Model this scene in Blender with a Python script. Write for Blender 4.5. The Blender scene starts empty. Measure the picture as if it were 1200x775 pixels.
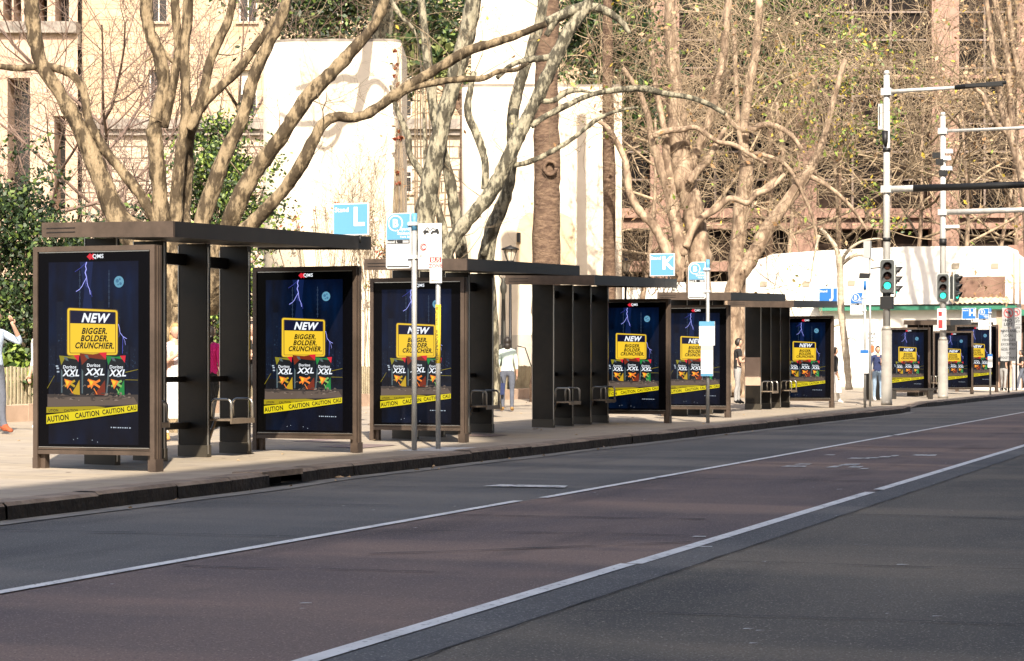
import bpy, math, random
from mathutils import Vector, Matrix, noise as mnoise
R = math.radians
scene = bpy.context.scene
col = scene.collection
random.seed(7)

# ------------------------------------------------------------------ camera, sky, sun
TH = R(20.1)                       # the street runs along +Y; the lens is turned 20 degrees to its left
cT, sT = math.cos(TH), math.sin(TH)
EYE = 1.30
cam_d = bpy.data.cameras.new('camera'); cam = bpy.data.objects.new('camera', cam_d); col.objects.link(cam)
cam.location = (0, 0, EYE); cam.rotation_euler = (R(90), 0, TH)
cam_d.sensor_width = 36; cam_d.lens = 75; cam_d.shift_y = 0.0329
cam_d.clip_start = 0.1; cam_d.clip_end = 3000
scene.camera = cam

SUN_EL = R(38.5); SX, SY = 0.45, -0.893        # horizontal direction towards the sun
world = bpy.data.worlds.new('World'); scene.world = world; world.use_nodes = True
wn = world.node_tree; wn.nodes.clear()
wo = wn.nodes.new('ShaderNodeOutputWorld'); wb = wn.nodes.new('ShaderNodeBackground'); sk = wn.nodes.new('ShaderNodeTexSky')
sk.sky_type = 'NISHITA'; sk.sun_disc = False; sk.dust_density = 4.0; sk.air_density = 0.9; sk.sun_elevation = SUN_EL; sk.sun_rotation = math.atan2(SX, SY)
wb.inputs['Strength'].default_value = 0.12
wn.links.new(sk.outputs[0], wb.inputs['Color']); wn.links.new(wb.outputs[0], wo.inputs['Surface'])
sd = bpy.data.lights.new('sun', 'SUN'); sd.energy = 4.3; sd.angle = R(0.53); sd.color = (1.0, 0.90, 0.76)
so = bpy.data.objects.new('sun', sd); col.objects.link(so)
sv = Vector((SX*math.cos(SUN_EL), SY*math.cos(SUN_EL), math.sin(SUN_EL)))
so.rotation_euler = sv.to_track_quat('Z', 'Y').to_euler(); so.location = (10, -20, 40)
scene.view_settings.view_transform = 'Standard'; scene.view_settings.look = 'None'
scene.view_settings.exposure = 1.2; scene.view_settings.gamma = 1

# ------------------------------------------------------------------ survey helpers (photo measurements -> metres)
def at(px, Z, h=None):
    r = (px-600)/2500
    v = (Z*(r*cT - sT), Z*(cT + r*sT))
    return v if h is None else (v[0], v[1], h)
def hz(py, Z): return EYE + (427-py)/2500*Z
def pt(px, py, Z): x, y = at(px, Z); return Vector((x, y, hz(py, Z)))
def gz(x):                                   # footpath surface
    return 0.15 + max(0.0, -12 - max(x, -20.5))*0.02
def yx(px, X):                               # Y along the street where a sight line meets the line X
    r = (px-600)/2500; return -X*(cT + r*sT)/(sT - r*cT)
def xy(px, Y):
    r = (px-600)/2500; return -Y*(sT - r*cT)/(cT + r*sT)

# ------------------------------------------------------------------ materials
def nt(m):
    m.use_nodes = True; t = m.node_tree; return t, t.nodes['Principled BSDF']
def setspec(b, v): b.inputs['Specular IOR Level'].default_value = v
def mat(name, c, rough=0.7, metal=0.0, c2=None, scale=4.0, detail=6, bump=0.0, bscale=None, spec=0.5, ramp=(0.4, 0.62), stretch=(1,1,1), emit=None, es=1.0, rot=None):
    m = bpy.data.materials.new(name); t, b = nt(m)
    b.inputs['Base Color'].default_value = (*c, 1); b.inputs['Roughness'].default_value = rough
    b.inputs['Metallic'].default_value = metal; setspec(b, spec)
    if emit:
        b.inputs['Emission Color'].default_value = (*emit, 1); b.inputs['Emission Strength'].default_value = es
    N, L = t.nodes, t.links
    if c2 or bump:
        tc = N.new('ShaderNodeTexCoord'); mp = N.new('ShaderNodeMapping'); mp.inputs['Scale'].default_value = stretch
        L.new(tc.outputs['Object'], mp.inputs['Vector'])
    if c2:
        n = N.new('ShaderNodeTexNoise'); n.inputs['Scale'].default_value = scale; n.inputs['Detail'].default_value = detail
        n.inputs['Roughness'].default_value = 0.65
        cr = N.new('ShaderNodeValToRGB'); e = cr.color_ramp.elements
        e[0].position = ramp[0]; e[0].color = (*c, 1); e[1].position = ramp[1]; e[1].color = (*c2, 1)
        L.new(mp.outputs[0], n.inputs['Vector']); L.new(n.outputs['Fac'], cr.inputs['Fac']); L.new(cr.outputs[0], b.inputs['Base Color'])
    if bump:
        n2 = N.new('ShaderNodeTexNoise'); n2.inputs['Scale'].default_value = bscale or scale*3; n2.inputs['Detail'].default_value = 6
        bp = N.new('ShaderNodeBump'); bp.inputs['Strength'].default_value = bump; bp.inputs['Distance'].default_value = 0.05
        L.new(mp.outputs[0], n2.inputs['Vector']); L.new(n2.outputs['Fac'], bp.inputs['Height']); L.new(bp.outputs[0], b.inputs['Normal'])
    return m
def mix_noise(t, prev, c2, scale, lo, hi, stretch=(1,1,1), fac=1.0, detail=5):
    N, L = t.nodes, t.links
    tc = N.new('ShaderNodeTexCoord'); mp = N.new('ShaderNodeMapping'); mp.inputs['Scale'].default_value = stretch
    L.new(tc.outputs['Object'], mp.inputs['Vector'])
    n = N.new('ShaderNodeTexNoise'); n.inputs['Scale'].default_value = scale; n.inputs['Detail'].default_value = detail
    L.new(mp.outputs[0], n.inputs['Vector'])
    mr = N.new('ShaderNodeMapRange'); mr.inputs['From Min'].default_value = lo; mr.inputs['From Max'].default_value = hi
    mr.inputs['To Max'].default_value = fac; L.new(n.outputs['Fac'], mr.inputs['Value'])
    mx = N.new('ShaderNodeMix'); mx.data_type = 'RGBA'
    L.new(mr.outputs[0], mx.inputs['Factor']); L.new(prev, mx.inputs['A']); mx.inputs['B'].default_value = (*c2, 1)
    return mx.outputs['Result']
def asphalt(name, c, c2, stain, agg=(0.22, 0.21, 0.19)):
    m = bpy.data.materials.new(name); t, b = nt(m); N, L = t.nodes, t.links
    rgb = N.new('ShaderNodeRGB'); rgb.outputs[0].default_value = (*c, 1)
    o = mix_noise(t, rgb.outputs[0], c2, 0.55, 0.4, 0.62, (1, 0.35, 1))
    o = mix_noise(t, o, (c2[0]*1.5, c2[1]*1.42, c2[2]*1.3), 0.45, 0.48, 0.62, (0.30, 1.1, 1), 0.75)
    o = mix_noise(t, o, stain, 1.3, 0.56, 0.72, (1, 0.22, 1), 0.7)
    o = mix_noise(t, o, agg, 75, 0.60, 0.70, (1, 1, 1), 0.75, 2)
    o = mix_noise(t, o, (c[0]*0.4, c[1]*0.4, c[2]*0.4), 55, 0.60, 0.72, (1, 1, 1), 0.7, 2)
    L.new(o, b.inputs['Base Color']); b.inputs['Roughness'].default_value = 0.85; setspec(b, 0.3)
    tc = N.new('ShaderNodeTexCoord'); n2 = N.new('ShaderNodeTexNoise'); n2.inputs['Scale'].default_value = 60; n2.inputs['Detail'].default_value = 3
    bp = N.new('ShaderNodeBump'); bp.inputs['Strength'].default_value = 0.5; bp.inputs['Distance'].default_value = 0.01
    L.new(tc.outputs['Object'], n2.inputs['Vector']); L.new(n2.outputs['Fac'], bp.inputs['Height']); L.new(bp.outputs[0], b.inputs['Normal'])
    return m
def bricked(name, c, c2, mortar, bw, bh, ms=0.02, rough=0.85, rotx=False, bump=0.3, dirt=None, tint=None):
    m = bpy.data.materials.new(name); t, b = nt(m); N, L = t.nodes, t.links
    tc = N.new('ShaderNodeTexCoord'); mp = N.new('ShaderNodeMapping')
    if rotx: mp.inputs['Rotation'].default_value = (R(-90), 0, 0)
    L.new(tc.outputs['Object'], mp.inputs['Vector'])
    br = N.new('ShaderNodeTexBrick'); br.inputs['Scale'].default_value = 1
    br.inputs['Brick Width'].default_value = bw; br.inputs['Row Height'].default_value = bh; br.inputs['Mortar Size'].default_value = ms
    br.inputs['Color1'].default_value = (*c, 1); br.inputs['Color2'].default_value = (*c2, 1); br.inputs['Mortar'].default_value = (*mortar, 1)
    br.inputs['Mortar Smooth'].default_value = 0.2
    L.new(mp.outputs[0], br.inputs['Vector'])
    o = br.outputs['Color']
    if tint: o = mix_noise(t, o, tint, 0.8, 0.4, 0.7, (1,1,1), 0.6)
    if dirt: o = mix_noise(t, o, dirt, 2.2, 0.52, 0.75, (1,1,0.5), 0.7)
    L.new(o, b.inputs['Base Color']); b.inputs['Roughness'].default_value = rough; setspec(b, 0.3)
    bp = N.new('ShaderNodeBump'); bp.inputs['Strength'].default_value = bump; bp.inputs['Distance'].default_value = 0.03; bp.invert = True
    L.new(br.outputs['Fac'], bp.inputs['Height']); L.new(bp.outputs[0], b.inputs['Normal'])
    return m
M = {}
M['asphalt'] = asphalt('asphalt', (0.090, 0.089, 0.088), (0.125, 0.120, 0.114), (0.062, 0.061, 0.060), (0.42, 0.40, 0.36))
M['asphalt_far'] = asphalt('asphalt_outer', (0.085, 0.078, 0.068), (0.140, 0.122, 0.098), (0.058, 0.056, 0.053), (0.45, 0.40, 0.32))
M['asphalt_new'] = asphalt('asphalt_strip', (0.088, 0.088, 0.088), (0.11, 0.11, 0.11), (0.065, 0.065, 0.065), (0.42, 0.41, 0.39))
M['bus_lane'] = asphalt('red_asphalt', (0.112, 0.089, 0.088), (0.180, 0.132, 0.112), (0.066, 0.053, 0.053), (0.45, 0.34, 0.28))
def paint_mat():
    m = bpy.data.materials.new('road_paint'); t, b = nt(m); N, L = t.nodes, t.links
    rgb = N.new('ShaderNodeRGB'); rgb.outputs[0].default_value = (0.74, 0.74, 0.72, 1)
    o = mix_noise(t, rgb.outputs[0], (0.45, 0.44, 0.43), 2.0, 0.45, 0.7, (1,1,1), 0.7)
    o = mix_noise(t, o, (0.09, 0.085, 0.085), 22, 0.60, 0.68, (1,1,1), 0.85)
    L.new(o, b.inputs['Base Color']); b.inputs['Roughness'].default_value = 0.7
    return m
M['paint'] = paint_mat()
M['worn_paint'] = mat('worn_road_paint', (0.62, 0.62, 0.6), 0.8, c2=(0.12, 0.10, 0.10), scale=9, ramp=(0.5, 0.62))
M['crack'] = mat('crack_tar', (0.014, 0.013, 0.013), 0.9)
M['gutter'] = mat('gutter_concrete', (0.24, 0.23, 0.21), 0.85, c2=(0.15, 0.145, 0.135), scale=1.5, bump=0.2)
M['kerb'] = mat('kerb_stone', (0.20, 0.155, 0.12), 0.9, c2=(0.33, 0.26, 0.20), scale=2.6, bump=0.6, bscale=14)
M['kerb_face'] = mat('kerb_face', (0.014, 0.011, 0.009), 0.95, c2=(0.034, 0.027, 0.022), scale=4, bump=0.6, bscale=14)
M['paving'] = bricked('granite_paving', (0.33, 0.275, 0.205), (0.38, 0.32, 0.245), (0.17, 0.14, 0.11), 0.9, 0.45, 0.008, bump=0.15, dirt=(0.24, 0.21, 0.18), tint=(0.31, 0.275, 0.24))
M['soil'] = mat('park_ground', (0.20, 0.15, 0.09), 0.95, c2=(0.07, 0.09, 0.03), scale=1.4, bump=0.5)
M['ground'] = mat('city_ground', (0.12, 0.115, 0.11), 0.95, c2=(0.09, 0.09, 0.085), scale=0.2)
M['drain'] = mat('drain_dark', (0.01, 0.01, 0.01), 0.9)
M['tactile'] = mat('pale_cover', (0.55, 0.54, 0.52), 0.8, c2=(0.42, 0.41, 0.4), scale=8)
M['cover'] = mat('pit_cover', (0.17, 0.125, 0.12), 0.7, c2=(0.23, 0.17, 0.16), scale=10)

M['bronze'] = mat('bronze_frame', (0.105, 0.075, 0.056), 0.45, 0.3, c2=(0.066, 0.048, 0.036), scale=2.5, spec=0.4)
M['bronze_dark'] = mat('bronze_dark', (0.009, 0.007, 0.006), 0.5, 0.1, c2=(0.014, 0.011, 0.009), scale=3, spec=0.5)
M['fin'] = mat('fin_metal', (0.020, 0.015, 0.010), 0.35, 0.1, c2=(0.006, 0.005, 0.004), scale=1.1, spec=0.35)
M['fin_base'] = mat('fin_base', (0.060, 0.050, 0.036), 0.45, 0.2)
M['steel'] = mat('brushed_steel', (0.5, 0.48, 0.44), 0.32, 0.85)
M['seat'] = mat('seat_metal', (0.33, 0.26, 0.19), 0.4, 0.5, c2=(0.26, 0.2, 0.15), scale=6)
M['black_glass'] = mat('black_glass', (0.002, 0.002, 0.003), 0.15, spec=0.08)
M['galv'] = mat('galvanised_pole', (0.42, 0.42, 0.40), 0.45, 0.35, c2=(0.34, 0.34, 0.33), scale=5)
M['pole_white'] = mat('signal_pole_paint', (0.55, 0.54, 0.51), 0.5, 0.1, c2=(0.42, 0.41, 0.38), scale=3, stretch=(1,1,0.3))
M['pole_base'] = mat('pole_base_paint', (0.33, 0.31, 0.27), 0.5, 0.2, c2=(0.27, 0.25, 0.22), scale=3)
M['black'] = mat('black_paint', (0.006, 0.006, 0.006), 0.55)
M['sig_grey'] = mat('signal_housing', (0.045, 0.05, 0.05), 0.5)
M['sig_rim'] = mat('signal_rim', (0.42, 0.44, 0.42), 0.5)
M['green_lamp'] = mat('green_lamp', (0.02, 0.3, 0.2), 0.4, emit=(0.05, 0.85, 0.55), es=0.9)
M['lens_off'] = mat('lens_off', (0.05, 0.022, 0.015), 0.3)
M['sky_blue'] = mat('sign_blue', (0.10, 0.29, 0.46), 0.5)
M['deep_blue'] = mat('sign_deep_blue', (0.015, 0.13, 0.40), 0.5)
M['white'] = mat('white_paint', (0.80, 0.80, 0.78), 0.6)
M['white_sign'] = mat('white_sign', (0.70, 0.70, 0.68), 0.5)
M['grey_sign'] = mat('grey_sign', (0.33, 0.34, 0.34), 0.5)
M['black_ink'] = mat('black_ink', (0.02, 0.02, 0.02), 0.6)
M['grey_ink'] = mat('grey_ink', (0.4, 0.4, 0.4), 0.6)
M['red_ink'] = mat('red_ink', (0.6, 0.03, 0.03), 0.6)
M['orange_red'] = mat('orange_red', (0.75, 0.13, 0.04), 0.6)
M['yellow'] = mat('yellow_paint', (0.7, 0.5, 0.03), 0.6)
M['lantern_glass'] = mat('lantern_glass', (0.62, 0.55, 0.44), 0.3)
M['lamp_bronze'] = mat('lamp_old_green', (0.04, 0.038, 0.03), 0.6)

M['plane_bark'] = mat('plane_bark', (0.055, 0.037, 0.018), 0.85, c2=(0.26, 0.195, 0.115), scale=6.5, bump=1.0, bscale=16, ramp=(0.45, 0.56), stretch=(1,1,0.4))
M['grey_bark'] = mat('grey_bark', (0.060, 0.052, 0.034), 0.85, c2=(0.30, 0.27, 0.19), scale=8, bump=1.0, bscale=18, ramp=(0.46, 0.56), stretch=(1,1,0.4))
M['pale_bark'] = mat('pale_bark', (0.15, 0.10, 0.065), 0.85, c2=(0.43, 0.32, 0.22), scale=4.5, bump=0.6, bscale=8, stretch=(1,1,0.45))
M['young_bark'] = mat('young_bark', (0.34, 0.28, 0.20), 0.85, c2=(0.50, 0.43, 0.33), scale=5, bump=0.4, stretch=(1,1,2))
M['palm_bark'] = mat('palm_bark', (0.085, 0.05, 0.032), 0.9, c2=(0.17, 0.11, 0.07), scale=4, bump=0.9, bscale=7, stretch=(1,1,2.2))
M['twig'] = mat('twig', (0.30, 0.225, 0.14), 0.8, c2=(0.09, 0.065, 0.04), scale=1.2)
M['twig_pink'] = mat('twig_pink', (0.25, 0.17, 0.13), 0.8, c2=(0.13, 0.088, 0.07), scale=1.2)
M['twig_pale'] = mat('twig_pale', (0.42, 0.315, 0.20), 0.8, c2=(0.13, 0.09, 0.055), scale=1.0)
def leafmat(name, c):
    m = mat(name, c, 0.55); b = m.node_tree.nodes['Principled BSDF']
    b.inputs['Transmission Weight'].default_value = 0.0
    return m
M['leaf_dark'] = leafmat('leaf_dark', (0.012, 0.026, 0.008)); M['leaf_mid'] = leafmat('leaf_mid', (0.032, 0.062, 0.016))
M['leaf_light'] = leafmat('leaf_light', (0.11, 0.16, 0.03)); M['leaf_yellow'] = leafmat('leaf_yellow', (0.45, 0.34, 0.04))
M['leaf_brown'] = leafmat('leaf_brown', (0.30, 0.165, 0.07)); M['leaf_red'] = leafmat('leaf_red', (0.30, 0.06, 0.03))
M['leaf_lime'] = leafmat('leaf_lime', (0.22, 0.30, 0.05)); M['dry_leaf'] = leafmat('dry_leaf', (0.42, 0.29, 0.16))
M['frond'] = leafmat('frond', (0.20, 0.23, 0.08))

M['render_white'] = mat('white_render', (0.68, 0.59, 0.47), 0.9, c2=(0.56, 0.47, 0.355), scale=0.7, bump=0.15, bscale=6, ramp=(0.45, 0.7))
M['render_patch'] = mat('render_patch', (0.55, 0.42, 0.28), 0.9)
M['base_grey'] = mat('base_concrete', (0.50, 0.45, 0.38), 0.9, c2=(0.42, 0.38, 0.32), scale=1.2)
M['brick_yellow'] = bricked('yellow_brick', (0.47, 0.35, 0.235), (0.53, 0.40, 0.27), (0.30, 0.21, 0.14), 3.0, 0.62, 0.022, rotx=True, tint=(0.36, 0.25, 0.155))
M['sandstone'] = bricked('pale_stone', (0.44, 0.35, 0.26), (0.54, 0.44, 0.33), (0.12, 0.09, 0.065), 1.9, 0.62, 0.045, rotx=True, dirt=(0.42, 0.33, 0.24))
M['stone_pink'] = mat('pink_stone', (0.52, 0.37, 0.27), 0.85, c2=(0.40, 0.28, 0.20), scale=0.9)
M['stone_trim'] = mat('stone_trim', (0.30, 0.26, 0.22), 0.85, c2=(0.15, 0.13, 0.11), scale=1.6)
M['win_frame'] = mat('window_frame', (0.62, 0.58, 0.5), 0.6)
M['win_dark'] = mat('window_glass', (0.02, 0.018, 0.016), 0.25, spec=0.4)
M['blind'] = mat('window_blind', (0.62, 0.57, 0.48), 0.7)
M['granite'] = mat('brown_granite', (0.30, 0.175, 0.125), 0.6, c2=(0.23, 0.13, 0.092), scale=3)
M['granite_dark'] = mat('granite_dark', (0.10, 0.06, 0.045), 0.6)
M['office_glass'] = mat('office_glass', (0.005, 0.004, 0.004), 0.3, spec=0.1, c2=(0.03, 0.02, 0.015), scale=0.35)
M['mullion'] = mat('mullion', (0.20, 0.15, 0.12), 0.5)
M['white_wall'] = mat('white_wall', (0.80, 0.77, 0.71), 0.85, c2=(0.74, 0.70, 0.63), scale=0.8)
M['recess'] = mat('recess_tan', (0.34, 0.29, 0.22), 0.9)
M['brown_panel'] = mat('brown_panel', (0.16, 0.09, 0.06), 0.7, c2=(0.24, 0.14, 0.10), scale=1.2)
M['awning_green'] = mat('awning_green', (0.03, 0.17, 0.10), 0.5, c2=(0.05, 0.25, 0.16), scale=0.4)
M['awning_tan'] = mat('awning_tan', (0.62, 0.48, 0.32), 0.6)
M['fence_wood'] = mat('fence_wood', (0.42, 0.36, 0.24), 0.8, c2=(0.30, 0.25, 0.16), scale=3)
M['opp_wall'] = mat('opposite_wall', (0.58, 0.51, 0.43), 0.85)
M['skin'] = mat('skin', (0.50, 0.30, 0.21), 0.55); M['hair_dark'] = mat('hair_dark', (0.02, 0.014, 0.01), 0.5)
M['hair_fair'] = mat('hair_fair', (0.42, 0.25, 0.10), 0.6)
M['hair_brown'] = mat('hair_brown', (0.09, 0.05, 0.03), 0.6)
def cloth(name, c): M[name] = mat(name, c, 0.9, bump=0.3, bscale=20)
cloth('cloth_blue', (0.46, 0.56, 0.70)); cloth('cloth_navy', (0.02, 0.03, 0.09)); cloth('cloth_slate', (0.10, 0.11, 0.14))
cloth('cloth_mint', (0.60, 0.72, 0.64)); cloth('cloth_white', (0.75, 0.72, 0.68)); cloth('cloth_pink', (0.75, 0.02, 0.22))
cloth('cloth_black', (0.015, 0.015, 0.015)); cloth('cloth_grey', (0.30, 0.29, 0.28)); cloth('cloth_denim', (0.24, 0.33, 0.44))
cloth('cloth_pale_pink', (0.62, 0.50, 0.48)); cloth('shoe_tan', (0.42, 0.24, 0.08)); cloth('shoe_rust', (0.33, 0.08, 0.03)); cloth('shoe_white', (0.7, 0.7, 0.7)); cloth('shoe_black', (0.02, 0.02, 0.02))

# ------------------------------------------------------------------ mesh builder
class MB:
    def __init__(s, off=(0,0,0)):
        s.v = []; s.f = []; s.m = []; s.sm = []; s.o = Vector(off)
    def add(s, vs, fs, mi=0, smooth=False):
        b = len(s.v); o = s.o
        s.v.extend([(p[0]-o.x, p[1]-o.y, p[2]-o.z) for p in vs])
        s.f.extend([tuple(i+b for i in f) for f in fs]); s.m.extend([mi]*len(fs)); s.sm.extend([smooth]*len(fs))
    def box(s, x0, x1, y0, y1, z0, z1, mi=0, bev=0.0):
        if x1 < x0: x0, x1 = x1, x0
        if y1 < y0: y0, y1 = y1, y0
        vs = [(x0,y0,z0),(x1,y0,z0),(x1,y1,z0),(x0,y1,z0),(x0,y0,z1),(x1,y0,z1),(x1,y1,z1),(x0,y1,z1)]
        if bev:
            b = bev
            ring = lambda z, d: [(x0+b,y0,z),(x1-b,y0,z),(x1,y0+b,z),(x1,y1-b,z),(x1-b,y1,z),(x0+b,y1,z),(x0,y1-b,z),(x0,y0+b,z)]
            vs = ring(z0,0)+ring(z1,0); n = 8
            fs = [(i,(i+1)%n,n+(i+1)%n,n+i) for i in range(n)] + [tuple(range(n-1,-1,-1)), tuple(range(n,2*n))]
            s.add(vs, fs, mi); return
        s.add(vs, [(0,1,5,4),(1,2,6,5),(2,3,7,6),(3,0,4,7),(4,5,6,7),(3,2,1,0)], mi)
    def prism(s, pts, axis, a, b, mi=0):
        # pts polygon (u,v) extruded along axis; axis 'y': (u,y,v)  'z': (u,v,z)  'x': (x,u,v)
        mk = {'y': lambda u,v,w:(u,w,v), 'z': lambda u,v,w:(u,v,w), 'x': lambda u,v,w:(w,u,v)}[axis]
        n = len(pts); vs = [mk(u,v,a) for u,v in pts]+[mk(u,v,b) for u,v in pts]
        s.add(vs, [(i,(i+1)%n,n+(i+1)%n,n+i) for i in range(n)]+[tuple(range(n-1,-1,-1)), tuple(range(n,2*n))], mi)
    def tube(s, pts, rad, n=8, mi=0, cap=True, smooth=True, wob=0.0):
        pts = [Vector(p) for p in pts]; k = len(pts)
        if not isinstance(rad, (list, tuple)): rad = [rad]*k
        vs = []; prev = None
        for i, p in enumerate(pts):
            d = (pts[min(i+1,k-1)]-pts[max(i-1,0)])
            if d.length < 1e-9: d = Vector((0,0,1))
            d.normalize()
            if prev is None:
                a = Vector((0,0,1)) if abs(d.z) < 0.9 else Vector((1,0,0))
                u = d.cross(a).normalized()
            else:
                u = (prev - d*prev.dot(d))
                u = u.normalized() if u.length > 1e-6 else d.orthogonal().normalized()
            prev = u; w = d.cross(u)
            for j in range(n):
                an = 2*math.pi*j/n; r = rad[i]
                q = p+(u*math.cos(an)+w*math.sin(an))*r
                if wob: q += (q-p)*wob*mnoise.noise(q*(0.35/r) if r > 0 else q)
                vs.append(q)
        fs = [(i*n+j, i*n+(j+1)%n, (i+1)*n+(j+1)%n, (i+1)*n+j) for i in range(k-1) for j in range(n)]
        s.add(vs, fs, mi, smooth)
        if cap:
            b = len(s.v)-len(vs)
            s.f.append(tuple(b+j for j in range(n-1,-1,-1))); s.f.append(tuple(b+(k-1)*n+j for j in range(n))); s.m += [mi,mi]; s.sm += [False,False]
    def cyl(s, x, y, z0, z1, r0, r1=None, n=16, mi=0):
        s.tube([(x,y,z0),(x,y,z1)], [r0, r0 if r1 is None else r1], n, mi)
    def sphere(s, c, r, n=12, mi=0, sq=(1,1,1)):
        vs = []; fs = []; h = n//2
        for i in range(h+1):
            t = math.pi*i/h
            for j in range(n):
                a = 2*math.pi*j/n
                vs.append((c[0]+r*sq[0]*math.sin(t)*math.cos(a), c[1]+r*sq[1]*math.sin(t)*math.sin(a), c[2]+r*sq[2]*math.cos(t)))
        for i in range(h):
            for j in range(n): fs.append((i*n+j, i*n+(j+1)%n, (i+1)*n+(j+1)%n, (i+1)*n+j)[::-1])
        s.add(vs, fs, mi, True)
    def flat(s, pts, y, mi=0):                 # polygon in the x-z plane, facing -y
        vs = [(u, y, v) for u, v in pts]
        ar = sum(pts[i][0]*pts[(i+1)%len(pts)][1]-pts[(i+1)%len(pts)][0]*pts[i][1] for i in range(len(pts)))
        f = tuple(range(len(pts))); s.add(vs, [f if ar > 0 else f[::-1]], mi)
    def line(s, pts, w, y, mi=0):
        for i in range(len(pts)-1):
            (a,b),(c,d) = pts[i], pts[i+1]; l = math.hypot(c-a,d-b) or 1; nx, nz = -(d-b)/l*w/2, (c-a)/l*w/2
            w2 = 0.75; s.flat([(a+nx,b+nz),(c+nx*w2,d+nz*w2),(c-nx*w2,d-nz*w2),(a-nx,b-nz)], y, mi)
    def text(s, txt, x, z, size, y, mi=0, shear=0.0, bold=0.0, align='CENTER', rot=0.0, sx=1.0):
        vs, fs = glyphs(txt, shear, bold, align)
        ca, sa = math.cos(rot), math.sin(rot); out = []
        for u, v in vs:
            u *= size*sx; v *= size; out.append((x+u*ca-v*sa, y, z+u*sa+v*ca))
        s.add(out, fs, mi)
    def build(s, name, mats, parent=None):
        me = bpy.data.meshes.new(name); me.from_pydata(s.v, [], s.f)
        if not isinstance(mats, (list, tuple)): mats = [mats]
        for m in mats: me.materials.append(M[m] if isinstance(m, str) else m)
        me.polygons.foreach_set('material_index', s.m); me.polygons.foreach_set('use_smooth', s.sm); me.update()
        o = bpy.data.objects.new(name, me); col.objects.link(o)
        if parent: o.parent = parent
        return o
_g = {}
def glyphs(txt, shear, bold, align):
    k = (txt, shear, bold, align)
    if k in _g: return _g[k]
    c = bpy.data.curves.new('t', 'FONT'); c.body = txt; c.size = 1.39; c.shear = shear; c.offset = bold; c.align_x = align; c.align_y = 'CENTER'
    c.resolution_u = 3; c.space_character = 1+bold*2.2
    o = bpy.data.objects.new('t', c); col.objects.link(o)
    dg = bpy.context.evaluated_depsgraph_get(); me = bpy.data.meshes.new_from_object(o.evaluated_get(dg))
    vs = [(v.co.x, v.co.y) for v in me.vertices]; fs = []
    for p in me.polygons:
        f = tuple(p.vertices); a = sum(vs[f[i]][0]*vs[f[(i+1)%len(f)]][1]-vs[f[(i+1)%len(f)]][0]*vs[f[i]][1] for i in range(len(f)))
        fs.append(f if a > 0 else f[::-1])
    bpy.data.objects.remove(o); bpy.data.curves.remove(c); bpy.data.meshes.remove(me)
    ys = [v[1] for v in vs]; mid = (max(ys)+min(ys))/2 if ys else 0
    vs = [(a, b-mid) for a, b in vs]
    _g[k] = (vs, fs); return _g[k]

def thing(name, label, cat, loc=(0,0,0), rz=0.0, group=None):
    o = bpy.data.objects.new(name, None); col.objects.link(o); o.location = loc; o.rotation_euler = (0,0,rz)
    o.empty_display_size = 0.2
    return tag(o, label, cat, group)
def tag(o, label=None, cat=None, group=None, kind=None):
    for k, v in (('label',label),('category',cat),('group',group),('kind',kind)):
        if v: o[k] = v
    return o
def struct(mb, name, mats): return tag(mb.build(name, mats), kind='structure')
KIDS = {}
def copy_tree(o, parent=None):
    c = o.copy(); col.objects.link(c); c.parent = parent
    for ch in [x for x in list(col.objects) if x.parent == o and x is not c]: copy_tree(ch, c)
    return c

# ------------------------------------------------------------------ the setting
g = MB(); g.box(-1500, 1500, -1500, 1500, -0.6, -0.03); struct(g, 'ground', 'ground')
def strip(mb, xs, z, y0, y1, step=6.0, mi=0):
    x0, x1 = xs; n = max(1, int((y1-y0)/step))
    for i in range(n):
        a, b = y0+(y1-y0)*i/n, y0+(y1-y0)*(i+1)/n
        X0a, X1a = (x0(a), x1(a)) if callable(x0) else (x0, x1); X0b, X1b = (x0(b), x1(b)) if callable(x0) else (x0, x1)
        mb.add([(X0a,a,z),(X1a,a,z),(X1b,b,z),(X0b,b,z)], [(0,1,2,3)], mi)
m = MB(); strip(m, (-11, 4.0), 0.0, -60, 420, 480); struct(m, 'road', 'asphalt')
m = MB(); strip(m, (-6.84, -4.0), 0.004, -60, 300, 360); struct(m, 'bus_lane_surface', 'bus_lane')
m = MB(); strip(m, (-3.62, 4.0), 0.004, -60, 300, 360); struct(m, 'outer_lane_surface', 'asphalt_far')
m = MB(); strip(m, (-3.97, -3.62), 0.008, -60, 300, 360); struct(m, 'road_trench_strip', 'asphalt_new')
def kx(y):
    P = [(-60,-10.0),(14,-10.0),(19.6,-10.05),(21.4,-10.22),(30,-10.1),(45,-9.85),(56,-9.65),(59,-9.9),(61.5,-10.5),(64,-10.6),(66.5,-10.35),(90,-10.2),(130,-10.2)]
    for (a,u),(b,v) in zip(P, P[1:]):
        if y <= b: return u+(v-u)*(y-a)/(b-a)
    return P[-1][1]
m = MB(); strip(m, (lambda y: kx(y)-0.05, lambda y: kx(y)+0.27+0.04*math.sin(y*1.3)*math.sin(y*0.37)), 0.008, -20, 58, 0.7); struct(m, 'gutter', 'gutter')
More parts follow.
